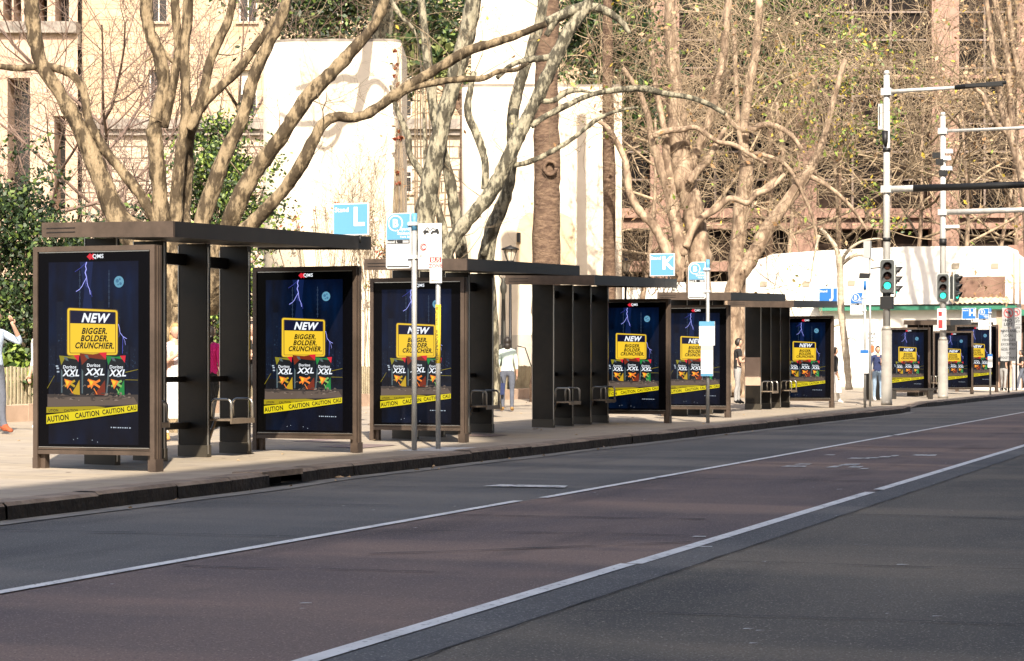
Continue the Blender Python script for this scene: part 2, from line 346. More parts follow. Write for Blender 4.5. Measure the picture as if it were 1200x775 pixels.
# painted lines, with the breaks between paint runs
m = MB()
for a, b, x in ((-30, 18.95, -6.87), (19.45, 38.5, -6.80), (38.8, 150, -6.78)): strip(m, (x-0.05, x+0.05), 0.012, a, b, 10)
for a, b, x in ((-30, 13.2, -4.03), (13.23, 21.45, -4.0), (21.9, 150, -4.0)): strip(m, (x-0.055, x+0.055), 0.012, a, b, 10)
struct(m, 'lane_lines', 'paint')
m = MB()
def worn(px, py, w, l):
    Z = 2500*EYE/(py-427); x, y = at(px, Z)
    m.add([(x,y,0.012),(x+w,y+0.04,0.012),(x+w*0.9,y+l,0.012),(x+0.06*w,y+l*0.9,0.012)], [(0,1,2,3)])
for a in ((915,548,0.30,0.32),(930,545.5,0.2,0.3),(968,549,0.12,0.5),(982,546.5,0.22,0.5),(992,549,0.16,0.4),(1005,551,0.1,0.3),(992,538.5,0.30,0.32),(1012,538,0.18,0.3),(1028,537,0.15,0.4),(1040,536,0.1,0.5),(1066,535,0.35,0.45),(965,534.5,0.14,0.25),(818,643,0.09,0.09),(852,632,0.05,0.04),(350,716,0.03,0.03),
          (810,631,0.10,0.10),(1050,664,0.08,0.05),(566,571,0.9,0.4),(980,575,0.05,0.1),(1092,725,0.05,0.03),(1000,640,0.04,0.03),(870,740,0.05,0.04),(885,742,0.04,0.03),(1037,722,0.03,0.03),(877,757,0.05,0.03),(350,470*1.51,0.06,0.05)): worn(*a)
random.seed(3)
for i in range(60):
    x, y = random.uniform(-9.3, -0.3), random.uniform(8.5, 40)
    w = random.uniform(0.008, 0.03)
    m.add([(x,y,0.0125),(x+w,y,0.0125),(x+w,y+w*1.6,0.0125)], [(0,1,2)])
struct(m, 'worn_road_markings', 'worn_paint')
m = MB()
def crack(x0, x1, y, amp, w, slope=0.0, seed=0, z=0.0135):
    n = int(abs(x1-x0)/0.07); rnd = random.Random(seed); yy = y; prev = None
    for i in range(n+1):
        x = x0+(x1-x0)*i/n; yy = y+slope*(x-x0)+amp*mnoise.noise(Vector((x*1.1, seed*3.1, 0)))+amp*0.3*mnoise.noise(Vector((x*6, seed, 1)))
        ww = w*max(0.15, 0.6+0.9*mnoise.noise(Vector((x*2.3, seed, 5))))
        if prev: m.add([(prev[0],prev[1]-prev[2],z),(x,yy-ww,z),(x,yy+ww,z),(prev[0],prev[1]+prev[2],z)], [(0,1,2,3)])
        prev = (x, yy, ww)
for i, (a, b, y, sl, w) in enumerate(((-6.8,-4.6,17.0,0.1,0.018),(-6.8,-4.1,15.2,0.15,0.010),(-6.7,-5.0,12.1,0.1,0.012),(-6.8,-4.2,23.3,0.05,0.02),(-6.8,-4.2,27.2,0.0,0.03),(-6.7,-4.2,33.2,0.0,0.05),(-9.6,-7.0,20.6,0.12,0.012),
        (-9.7,-7.0,25.5,0.1,0.02),(-9.7,-7.0,14.2,0.1,0.012),(-3.6,1.0,13.6,0.05,0.008),(-3.6,0.5,18.2,0.0,0.015),(-3.5,-0.5,10.6,0.1,0.006),(-6.8,-4.1,40.5,0.0,0.05),(-5.9,-4.1,13.3,0.9,0.02),(-9.7,-6.9,17.6,0.2,0.01))):
    crack(a, b, y, 0.12, w*1.25+.003, sl, i)
for k in range(2):                                  # ragged joints along the road
    x = (-3.60, -6.72)[k]; prev = None; z = 0.0135
    for i in range(500 if k == 0 else 0):
        y = 8+i*0.08; xx = x+0.03*mnoise.noise(Vector((y*1.7, k, 0))); ww = 0.006*max(0.1, 0.6+mnoise.noise(Vector((y*3, k, 2))))
        if prev: m.add([(prev[0]-prev[2],prev[1],z),(prev[0]+prev[2],prev[1],z),(xx+ww,y,z),(xx-ww,y,z)], [(0,1,2,3)])
        prev = (xx, y, ww)
struct(m, 'road_cracks', 'crack')

# footpath, with a kerb of separate stones
ys = [-60+i*0.4 for i in range(int(190/0.4))]
m = MB()
for a, b in zip(ys, ys[1:]):
    dip = lambda y: 0.0 if not (59.0 < y < 65.5) else -0.11*math.sin((y-59.0)/6.5*math.pi)
    K = lambda y: kx(y)-0.30
    xs_a = [K(a), -12.0, -20.5]; xs_b = [K(b), -12.0, -20.5]
    m.add([(K(a),a,0.15+dip(a)),(K(b),b,0.15+dip(b)),(-12,b,0.15),(-12,a,0.15)], [(0,1,2,3)])
m.add([(-12,-60,0.15),(-12,130,0.15),(-20.5,130,0.32),(-20.5,-60,0.32)], [(0,1,2,3)])
struct(m, 'pavement', 'paving')
m = MB()
dip = lambda y: 0.0 if not (59.0 < y < 65.5) else -0.11*math.sin((y-59.0)/6.5*math.pi)
y = -60.0; rnd = random.Random(5)
while y < 130:
    L = rnd.uniform(0.9, 1.5) if y > -2 else 4.0
    n = 3; dz = rnd.uniform(-0.006, 0.008); dx = rnd.uniform(-0.012, 0.012)
    for i in range(n):
        a, b = y+L*i/n, y+L*(i+1)/n-(0.008 if i == n-1 else 0)
        if 20.15 < a < 20.8: continue
        za, zb = 0.156+dip(a)+dz, 0.156+dip(b)+dz; A, B = kx(a)+dx, kx(b)+dx
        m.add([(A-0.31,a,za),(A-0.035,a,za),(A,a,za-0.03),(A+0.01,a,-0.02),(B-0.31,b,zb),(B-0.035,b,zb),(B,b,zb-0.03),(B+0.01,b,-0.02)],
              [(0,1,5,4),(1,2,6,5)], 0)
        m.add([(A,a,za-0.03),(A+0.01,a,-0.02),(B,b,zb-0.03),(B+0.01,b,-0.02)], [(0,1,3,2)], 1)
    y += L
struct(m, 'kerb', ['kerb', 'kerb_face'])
# storm drain lintel
m = MB(); m.box(kx(20.4)-0.32, kx(20.4)+0.02, 20.0, 21.0, 0.11, 0.172, 0); m.box(kx(20.4)-0.30, kx(20.4)-0.22, 20.05, 20.95, -0.02, 0.10, 1)
m.add([(kx(20.4)-0.22,19.8,0.0095),(kx(20.4)+0.05,19.6,0.0095),(kx(20.4)+0.05,21.3,0.0095),(kx(20.4)-0.22,21.2,0.0095)], [(0,1,2,3)], 1)
struct(m, 'kerb_drain', ['kerb', 'drain'])
m = MB(); m.box(-300, -20.5, -60, 130, -0.02, 0.30); struct(m, 'park_ground', 'soil')
m = MB()
for (a, b, c, d, mi) in ((-11.15,-10.35,26.0,27.5,0),): m.add([(a,c,0.154),(b,c+0.2,0.154),(b,d,0.154),(a,d-0.2,0.154)], [(0,1,2,3)], mi)
for (a, b, c, d) in ((-12.6,-11.9,26.6,27.8),(-12.5,-11.9,31.5,32.4),(-13.6,-12.9,27.9,28.9)): m.add([(a,c,0.154+max(0,-12-a)*0.02),(b,c,0.154+max(0,-12-b)*0.02+0.004),(b,d,0.158),(a,d,0.158+max(0,-12-a)*0.02)], [(0,1,2,3)], 1)
struct(m, 'pavement_covers', ['tactile', 'cover'])
m = MB(); m.box(3.6, 6.0, -60, 130, -0.02, 0.14); struct(m, 'opposite_pavement', 'paving')
m = MB(); rnd = random.Random(77)
for k in range(260):
    x_, y_ = rnd.uniform(-17, -10.6), rnd.uniform(16.5, 60); r_ = rnd.uniform(.012, .035); z_ = gz(x_)+.005
    m.add([(x_+r_*math.cos(j*.9), y_+r_*math.sin(j*.9)*rnd.uniform(.8,1.2), z_) for j in range(7)], [tuple(range(7))])
tag(m.build('gum_spots', 'cover'), 'dark trodden gum spots and stains dotted over the footpath', 'stains', kind='stuff')
# low stone edge of the park
m = MB()
y = 10.0
while y < 75:
    m.box(-20.75, -20.42, y, y+1.18, 0.2, 0.60+0.01*math.sin(y*9)); y += 1.2
tag(m.build('stone_edging', 'stone_pink'), 'low pale stone edging wall running along the park side of the footpath', 'edging wall')

# the office block across the street (behind the lens): it shades the road
t = thing('office_block', 'tall stone office block across the street whose shadow covers the road', 'building', (13, 0, 0))
m = MB((13,0,0)); m.box(6.2, 24, -90, -4.6, 0, 31.1); m.box(6.0, 9, -4.5, 1.5, 0, 35.6); m.box(6.2, 24, 1.6, 75, 0, 30.2); m.build('wall', 'opp_wall', t)
w = MB(); w.box(-0.05, 0.0, -0.8, 0.8, 0, 2.1); w0 = w.build('window', 'win_dark', t); first = True
for k in range(7):
    for y in range(-40, 60, 4):
        x = -7.0 if -4.5 < y < 1.5 else -6.8
        o = w0 if first else w0.copy()
        if not first: col.objects.link(o)
        first = False
        o.location = (x, y, 4.0+k*3.6)

# ------------------------------------------------------------------ buildings
FR = Vector((cT, sT, 0)); 
def facade(mb, W0, W1, Z0, Z1, ops, depth, mi=0, mr=None):
    """front face in the local x-z plane at y=0 with real openings (x0,x1,z0,z1) recessed towards +y"""
    xs = sorted({W0, W1, *[o[0] for o in ops], *[o[1] for o in ops]}); zs = sorted({Z0, Z1, *[o[2] for o in ops], *[o[3] for o in ops]})
    for a, b in zip(xs, xs[1:]):
        for c, d in zip(zs, zs[1:]):
            cx, cz = (a+b)/2, (c+d)/2
            if any(o[0] < cx < o[1] and o[2] < cz < o[3] for o in ops): continue
            mb.add([(a,0,c),(b,0,c),(b,0,d),(a,0,d)], [(0,1,2,3)], mi)
    mr = mi if mr is None else mr
    for x0, x1, z0, z1 in ops:
        mb.add([(x0,0,z0),(x1,0,z0),(x1,0,z1),(x0,0,z1),(x0,depth,z0),(x1,depth,z0),(x1,depth,z1),(x0,depth,z1)], [(0,4,5,1),(1,5,6,2),(2,6,7,3),(3,7,4,0)], mr)
def px_local(Z): return lambda px, py: ((px-600)/2500*Z, hz(py, Z))
# --- yellow brick building with pale stone lower storeys, facing the park
Z = 115.0; q = px_local(Z); ox, oy = at(600, Z)
sandb = thing('stone_building', 'yellow brick building over pale coursed stone lower storeys behind the bare trees', 'building', (ox, oy, 0), TH)
ops_up = []; ops_lo = []
for px in (185, 290, 395, 472, 577, 640):
    for (a, b) in ((82, 137), (-34, 26), (-150, -95)):
        x0, z0 = q(px-11, b); x1, z1 = q(px+11, a); ops_up.append((x0, x1, z0, z1))
    for (a, b) in ((188, 226),):
        x0, z0 = q(px-11, b); x1, z1 = q(px+11, a); ops_lo.append((x0, x1, z0, z1))
zc = q(0, 150)[1]; zt = q(0, -190)[1]; xl = q(96, 0)[0]; xr = q(700, 0)[0]
m = MB(); facade(m, xl, xr, zc, zt, ops_up, 0.5); m.add([(xl,0,zt),(xr,0,zt),(xr,14,zt),(xl,14,zt),(xl,14,zc),(xr,14,zc),(xl,0,zc),(xr,0,zc)], [(0,1,2,3),(3,2,5,4),(0,3,4,6),(1,7,5,2)]); m.build('wall', 'brick_yellow', sandb)
m = MB(); facade(m, xl, xr, 0, zc, ops_lo, 0.5); m.build('stone_base', 'sandstone', sandb)
m = MB(); m.box(xl, xr, -0.55, 0.3, zc-0.12, zc+0.45, 0); m.box(xl, xr, -0.30, 0.3, zc-0.42, zc-0.12, 0); m.build('cornice', 'stone_trim', sandb)
def sash(name, w, h, parent, split=True, blind=0.0):
    m = MB()
    for a, b, c, d in ((-w/2,-w/2+.09,0,h),(w/2-.09,w/2,0,h),(-w/2+.09,w/2-.09,0,.09),(-w/2+.09,w/2-.09,h-.09,h),(-.03,.03,.09,h-.09),(-w/2+.09,-.03,h*.5-.03,h*.5+.03),(.03,w/2-.09,h*.5-.03,h*.5+.03)): m.box(a, b, 0, 0.08, c, d)
    o = m.build(name, 'win_frame', parent)
    p = MB(); p.add([(-w/2,.05,0),(w/2,.05,0),(w/2,.05,h),(-w/2,.05,h)], [(0,1,2,3)]); p.build('pane', 'win_dark', o)
    if blind: p = MB(); p.box(-w/2+.1, w/2-.1, .035, .045, h*(1-blind), h-.1); p.build('blind', 'blind', o)
    s = MB(); s.box(-w/2-.12, w/2+.12, -0.48, 0.05, -.12, -0.003); s.build('sill', 'stone_pink', o)
    return o
for i, (x0, x1, z0, z1) in enumerate(ops_up+ops_lo):
    if z0 > 30: continue
    o = sash('window', x1-x0, z1-z0, sandb, blind=(0, .35, 0, .5)[i % 4]); o.location = ((x0+x1)/2, 0.32, z0+0.0)
# --- portico wing with tall dark bays, left edge
port = thing('portico_wing', 'pink stone portico wing with tall dark bays at the left edge', 'building', (ox, oy, 0), TH)
ops = []
for a, b, c, d in ((17,43,96,262),(71,84,140,250),(12,22,0,30),(24,33,-4,32),(52,63,0,33),(72,88,-2,35),(-30,-6,96,262)):
    x0, z0 = q(a, d); x1, z1 = q(b, c); ops.append((x0, x1, z0, z1))
x0 = q(-60,0)[0]; x1 = q(98,0)[0]
m = MB(); facade(m, x0, x1, 0, zt, ops, 1.6); m.add([(x0,1.6,0),(x1,1.6,0),(x1,1.6,zt),(x0,1.6,zt)], [(0,1,2,3)], 1); m.o = Vector((0,-0.8-0,0)); 
wall = m.build('wall', ['stone_pink', 'win_dark'], port); wall.location = (0, -1.6, 0)
m = MB(); za = q(0, 45)[1]; m.box(x0, x1, -2.0, -0.81, za, za+0.6); m.box(x0, x1, -1.3, -0.81, za-0.5, za); m.build('entablature', 'stone_trim', port)
for px in (4, 11, 48, 57, 66, 92):
    a, b = q(px-3, 258), q(px+3, 100); m = MB(); m.box(a[0], b[0], -1.0, -0.81, a[1], b[1]); m.build('pilaster', 'stone_pink', port)
m = MB()
for px in (8, 61): a, b = q(px-3, 68), q(px+3, 48); m.box(a[0], b[0], -0.9, -0.80, a[1], b[1])
m.build('wall_panel', 'stone_trim', port)

# --- white rendered round-cornered ventilation tower
def round_tower(name, label, px0, px1, pytop, Z, rl, rr, depth, matn, base_h=0.0, steps=None, cat='tower'):
    x0, x1 = (px0-600)/2500*Z, (px1-600)/2500*Z; c = at(600, Z)
    t = thing(name, label, cat, (c[0], c[1], 0.25), TH)
    zt = hz(pytop, Z)-0.25
    pts = []
    for k in range(9): a = math.pi/2*k/8; pts.append((x0+rl-rl*math.cos(a), rl-rl*math.sin(a)))
    for k in range(9): a = math.pi/2*k/8; pts.append((x1-rr+rr*math.sin(a), rr-rr*math.cos(a)))
    pts += [(x1, depth), (x0, depth)]
    m = MB(); m.prism(pts, 'z', base_h, zt); w = m.build('wall', matn, t)
    for p in w.data.polygons: p.use_smooth = (abs(p.normal.z) < 0.5 and p.area < 5)
    m = MB(); m.prism([(a*1.0+(0.02 if a < (x0+x1)/2 else -0.02), b+0.02) for a, b in pts], 'z', zt+0.002, zt+0.08); m.build('coping', 'stone_trim', t)
    if base_h:
        m = MB(); m.prism([(a+(-0.06 if a < (x0+x1)/2 else 0.06), b-0.06) for a, b in pts], 'z', -0.2, base_h-0.003); m.build('plinth', 'base_grey', t)
    return t
tw = round_tower('vent_tower', 'white rendered tower with rounded corners behind the Stand L sign', 303, 470, 49, 56, 1.1, 0.35, 3.2, 'render_white', 0.9)
w2 = round_tower('rendered_wall', 'high white rendered wall with grey plinth behind the leaning trunks and street lantern', 541, 729, 102, 66, 0.3, 0.05, 1.6, 'render_white', 1.95, cat='wall')
x0, x1 = (541-600)/2500*66, (642-600)/2500*66
m = MB(); m.box(x0+0.3, x1, 0.0, 1.6, hz(102,66)-0.25+0.08, hz(-60,66)-0.25); m.build('wall', 'render_white', w2)
m = MB(); a, b = (605-600)/2500*66, (674-600)/2500*66; z0, z1 = hz(312,66)-.25, hz(250,66)-.25
m.flat([(a,z0),(b,z0),(b,z1-.5),(b-.12,z1-.15),(b-.4,z1),(a+.35,z1),(a+.1,z1-.2),(a,z1-.6)], -0.006); m.build('repainted_patch', 'render_patch', w2)
m = MB(); a = (729-600)/2500*66; m.box(a-.03-.25, a-.25, -0.02, -0.003, 2.2, hz(102,66)-0.4); m.build('wall_joint', 'stone_trim', w2)
m = MB(); a=(608-600)/2500*66; m.box(a-.06, a+.06, -0.10, -0.002, hz(284,66)-.25, hz(273,66)-.25); m.build('wall_box', 'black', w2)
# small black stair rail by the plinth
t = thing('handrail', 'thin dark sloping handrail against the grey plinth behind the walking woman', 'handrail', (*at(620, 64.5), 0.3), TH)
m = MB(); m.tube([(-0.35,0,1.55),(-0.12,0,1.5),(0.35,0,0.1)], 0.02, 6); m.tube([(-0.5,0,0.75),(0.3,0,0.75)], 0.015, 6); m.tube([(-0.4,0,0),(-0.4,0,1.5)], 0.015, 6); m.build('rail', 'black', t)

# --- brown granite office building
Z = 128.0; q = px_local(Z); ox, oy = at(600, Z)
gran = thing('office_building', 'brown granite office building with broad piers and dark glass behind the twigs', 'building', (ox, oy, 0), TH)
piers = [(700,716),(762,796),(928,957),(1092,1124),(1192,1212)]
zt = q(0, -190)[1]
for a, b in piers:
    m = MB(); m.box(q(a,0)[0], q(b,0)[0], 0, 1.2, 0, zt); m.build('pier', 'granite', gran)
for (a0, a), (b, b1) in zip(piers, piers[1:]):
    for c, d in ((244,255),(261,268),(306,318),(-60,-52),(86,90)):
        m = MB(); lo, hi = q(0, d)[1], q(0, c)[1]
        m.box(q(a,0)[0], q(b,0)[0], 0.15 if c != 86 else 0.7, 1.2, lo, hi); m.build('spandrel', 'granite', gran)
    m = MB(); m.box(q(a,0)[0], q(b,0)[0], 0.5, 1.2, q(0,261)[1]+.003, q(0,255)[1]-.003); m.build('band', 'granite_dark', gran)
x0, x1 = q(700,0)[0], q(1212,0)[0]
m = MB(); m.box(x0, x1, 1.22, 20, 0, zt); m.build('glass_wall', 'office_glass', gran)
for (a0, a), (b, b1) in zip(piers, piers[1:]):
    m = MB(); A, B = q(a,0)[0], q(b,0)[0]
    n = max(1, round((b-a)/44))
    for k in range(1, n): x = A+(B-A)*k/n; m.box(x-.06, x+.06, 0.95, 1.2, 0, q(0,318)[1]-.003); m.box(x-.06, x+.06, 0.95, 1.2, q(0,244)[1]+.003, zt)
    for py in (209, 176, 143, 110, 77, 44, 11, -22):
        z = q(0, py)[1]; m.box(A, B, 1.0, 1.19, z-.05, z+.05)
    m.build('mullions', 'mullion', gran)

# --- low white building with openings, green fascia and tan awning
Yb = 95.0
def qb(px, py):
    X = xy(px, Yb); return X, hz(py, Yb*cT - X*sT)
low = thing('low_building', 'long low white building with sloping top and green fascia behind the bus stops', 'building', (-17, Yb, 0), 0)
def L_(px, py): x, z = qb(px, py); return (x+17, z)
zb = L_(1000, 362)[1]
top = [L_(868,400), L_(868,318), L_(884,306), L_(905,298), L_(960,294), L_(1020,291), L_(1062,289), L_(1180,288.5), L_(1184,300), L_(1184,362)]
front = [(top[0][0], 0.0)] + top[1:-1] + [(top[-1][0], 0.0)]
m = MB(); m.prism([(a,b) for a,b in front][::-1], 'y', 0, 4.0); m.build('wall', 'white_wall', low)
m = MB(); a = L_(1184,0)[0]; z0, z1 = L_(1184,356)[1], L_(1184,291)[1]
m.add([(a,0.02,z0),(a+1.2,4,z0),(a+1.2,4,z1-1.0),(a,0.02,z1)], [(0,1,2,3)]); m.build('side_wall', 'white_wall', low)
for i in range(5):
    m = MB(); x = a+0.12+i*0.2; m.tube([(x,0.3+i*.6,z0),(x,0.3+i*.6,z1-.2-.2*i)], 0.04, 6); m.build('downpipe', 'stone_pink', low)
for px, py in ((945,333),(998,332),(1120,312),(1166,312),(895,333)):
    x, z = L_(px, py); m = MB(); m.prism([(x-.17,z-.12),(x+.14,z-.12),(x+.17,z+.12),(x-.12,z+.13),(x-.18,z+.06)], 'y', -0.03, -0.003); m.build('vent', 'recess', low)
x0, z0 = L_(1124,352); x1, z1 = L_(1178,324); m = MB(); m.box(x0, x1, -0.05, -0.003, z0, z1); m.build('panel', 'brown_panel', low)
m = MB(); m.box(L_(962,0)[0], L_(1192,0)[0], -0.42, -0.003, L_(1100,363.5)[1], L_(1100,358.5)[1]); m.build('fascia', 'awning_green', low)
m = MB(); m.box(L_(955,0)[0], L_(1192,0)[0], -0.46, -0.003, L_(1100,358.4)[1]+.003, L_(1100,357)[1]); m.build('fascia_cap', 'black', low)
m = MB(); x0 = L_(1118,0)[0]; x1 = L_(1188,0)[0]; z0 = L_(1150,357)[1]+.01; z1 = L_(1150,349)[1]
n = 12
for i in range(n):
    xa, xb = x0+(x1-x0)*i/n, x0+(x1-x0)*(i+1)/n; xm = (xa+xb)/2
    s_ = 0.25
    m.add([(xa,-.45,z0),(xm,-.45,z0+.07),(xm-s_,-.02,z1+.05),(xa-s_,-.02,z1)], [(0,1,2,3)]); m.add([(xm,-.45,z0+.07),(xb,-.45,z0),(xb-s_,-.02,z1),(xm-s_,-.02,z1+.05)], [(0,1,2,3)])
m.build('awning', 'awning_tan', low)
x0, z0 = L_(1086,415); m = MB()
m.box(L_(1168,0)[0], L_(1186,0)[0], -0.04, -0.003, 0.3, L_(1170,362)[1]-.1); m.build('shopfront', 'stone_pink', low)
m = MB(); m.box(L_(1102,0)[0], L_(1164,0)[0], -0.05, -0.003, L_(1130,448)[1], L_(1130,378)[1]); m.build('shop_window', 'win_dark', low)
# scrawl on the wall
m = MB(); rnd = random.Random(4)
x, z = L_(1136, 297)
for s_ in range(9):
    p = [(x+s_*0.13+0.10*math.sin(k*1.3+s_*2), z+0.16*math.cos(k*1.1+s_)-0.05*k*0.2) for k in range(7)]
    for a, b in zip(p, p[1:]): m.line([a, b], 0.016, -0.004)
    if s_ < 5:
        p = [(x+s_*0.15+0.2+0.08*math.sin(k*1.9+s_), z-0.38+0.12*math.cos(k*1.4+s_*3)) for k in range(5)]
        for a, b in zip(p, p[1:]): m.line([a, b], 0.013, -0.004)
m.build('scrawl', 'grey_ink', low)
# brown building that closes the street on the right
end = thing('corner_building', 'brown stone corner building at the far right end of the footpath', 'building', (-13.0, 104, 0), 0)
m = MB(); m.box(0.2, 3.4, 0, 60, 0, 7); m.build('wall', 'granite', end)
m = MB(); m.box(0.9, 2.7, -0.04, -0.003, 0.15, 3.3); m.build('shop_window', 'win_dark', end)
m = MB(); m.box(0.2, 3.6, -0.9, -0.003, 3.6, 3.9); m.build('awning', 'awning_green', end)
# park wall to the left of the low building
t = thing('park_wall', 'white park wall running behind the black-shirted man between the shelters', 'wall', (-22, 83, 0), 0)
m = MB(); m.box(-3.6, 1.5, 0, 0.5, 0, 4.6); m.build('wall', 'white_wall', t)
m = MB(); m.box(-3.66, 1.56, -0.05, 0.55, 0.0, 1.1); m.build('plinth', 'base_grey', t)

# ------------------------------------------------------------------ advertising panels
def E(name, c, s=1.0):
    s *= 0.68
    m = mat('screen_'+name, (0.004,0.004,0.005), 0.25, emit=c, es=s, spec=0.12); return m
SC = ['black_glass']
def sc(name, c, s=1.0):
    M['S_'+name] = E(name, c, s); SC.append('S_'+name)
    IDX[name] = len(SC)-1
IDX = {}
def screen_bg():
    m = bpy.data.materials.new('screen_backdrop'); t, b = nt(m); N, L = t.nodes, t.links
    b.inputs['Base Color'].default_value = (0.003,0.003,0.005,1); b.inputs['Roughness'].default_value = 0.25; setspec(b, 0.12)
    tc = N.new('ShaderNodeTexCoord'); sp = N.new('ShaderNodeSeparateXYZ'); L.new(tc.outputs['Object'], sp.inputs[0])
    cr = N.new('ShaderNodeValToRGB'); e = cr.color_ramp.elements
    mr = N.new('ShaderNodeMapRange'); mr.inputs['From Min'].default_value = 0.28; mr.inputs['From Max'].default_value = 2.25; L.new(sp.outputs['Z'], mr.inputs['Value'])
    e[0].position = 0.0; e[0].color = (0.001,0.006,0.022,1); e[1].position = 1.0; e[1].color = (0.001,0.006,0.028,1)
    for p, c in ((0.16,(0.002,0.006,0.018)),(0.26,(0.010,0.018,0.038)),(0.34,(0.030,0.032,0.038)),(0.40,(0.004,0.011,0.026)),(0.6,(0.001,0.009,0.032)),(0.85,(0.001,0.011,0.045))):
        k = e.new(p); k.color = (*c,1)
    L.new(mr.outputs[0], cr.inputs['Fac'])
    n = N.new('ShaderNodeTexNoise'); n.inputs['Scale'].default_value = 3.5; mp = N.new('ShaderNodeMapping'); mp.inputs['Scale'].default_value = (1.6,1,0.5)
    L.new(tc.outputs['Object'], mp.inputs[0]); L.new(mp.outputs[0], n.inputs['Vector'])
    m2 = N.new('ShaderNodeMapRange'); m2.inputs['From Min'].default_value = 0.35; m2.inputs['From Max'].default_value = 0.7; m2.inputs['To Min'].default_value = 0.08; m2.inputs['To Max'].default_value = 0.42
    L.new(n.outputs['Fac'], m2.inputs['Value']); vm = N.new('ShaderNodeVectorMath'); vm.operation = 'SCALE'
    L.new(cr.outputs[0], vm.inputs[0]); L.new(m2.outputs[0], vm.inputs['Scale']); L.new(vm.outputs[0], b.inputs['Emission Color']); b.inputs['Emission Strength'].default_value = 1.0
    return m
M['screen_bg'] = screen_bg(); SC.append('screen_bg'); IDX['bg'] = 1
for n_, c, s_ in (('white',(0.75,0.78,0.82),0.9),('white2',(0.42,0.48,0.55),0.8),('yellow',(0.80,0.52,0.03),0.8),('yellow2',(0.60,0.38,0.02),0.65),('yellow_dark',(0.30,0.18,0.03),0.6),('tape',(0.74,0.60,0.01),0.75),
                  ('tape2',(0.40,0.31,0.01),0.7),('ink',(0.002,0.002,0.004),1),('navy',(0.006,0.007,0.028),0.8),('bolt',(0.36,0.38,0.95),0.9),('bolt2',(0.07,0.08,0.45),0.9),('moon',(0.12,0.30,0.42),0.8),('moon2',(0.05,0.15,0.26),0.8),
                  ('red',(0.62,0.02,0.035),0.8),('brown',(0.24,0.035,0.015),0.6),('orange',(0.85,0.22,0.03),0.8),('green',(0.02,0.28,0.06),0.6),('olive',(0.32,0.28,0.02),0.6),('bag',(0.008,0.010,0.012),1),('shine',(0.10,0.14,0.15),0.7),
                  ('lime',(0.25,0.50,0.12),0.7),('rubble',(0.32,0.24,0.19),0.6),('rubble2',(0.09,0.07,0.06),0.5),('grnd',(0.22,0.16,0.125),0.45),('chain',(0.03,0.05,0.09),0.8),('tower',(0.0008,0.004,0.014),1),('towerlit',(0.03,0.06,0.11),0.8),('glow',(0.004,0.012,0.055),0.8)): sc(n_, c, s_)
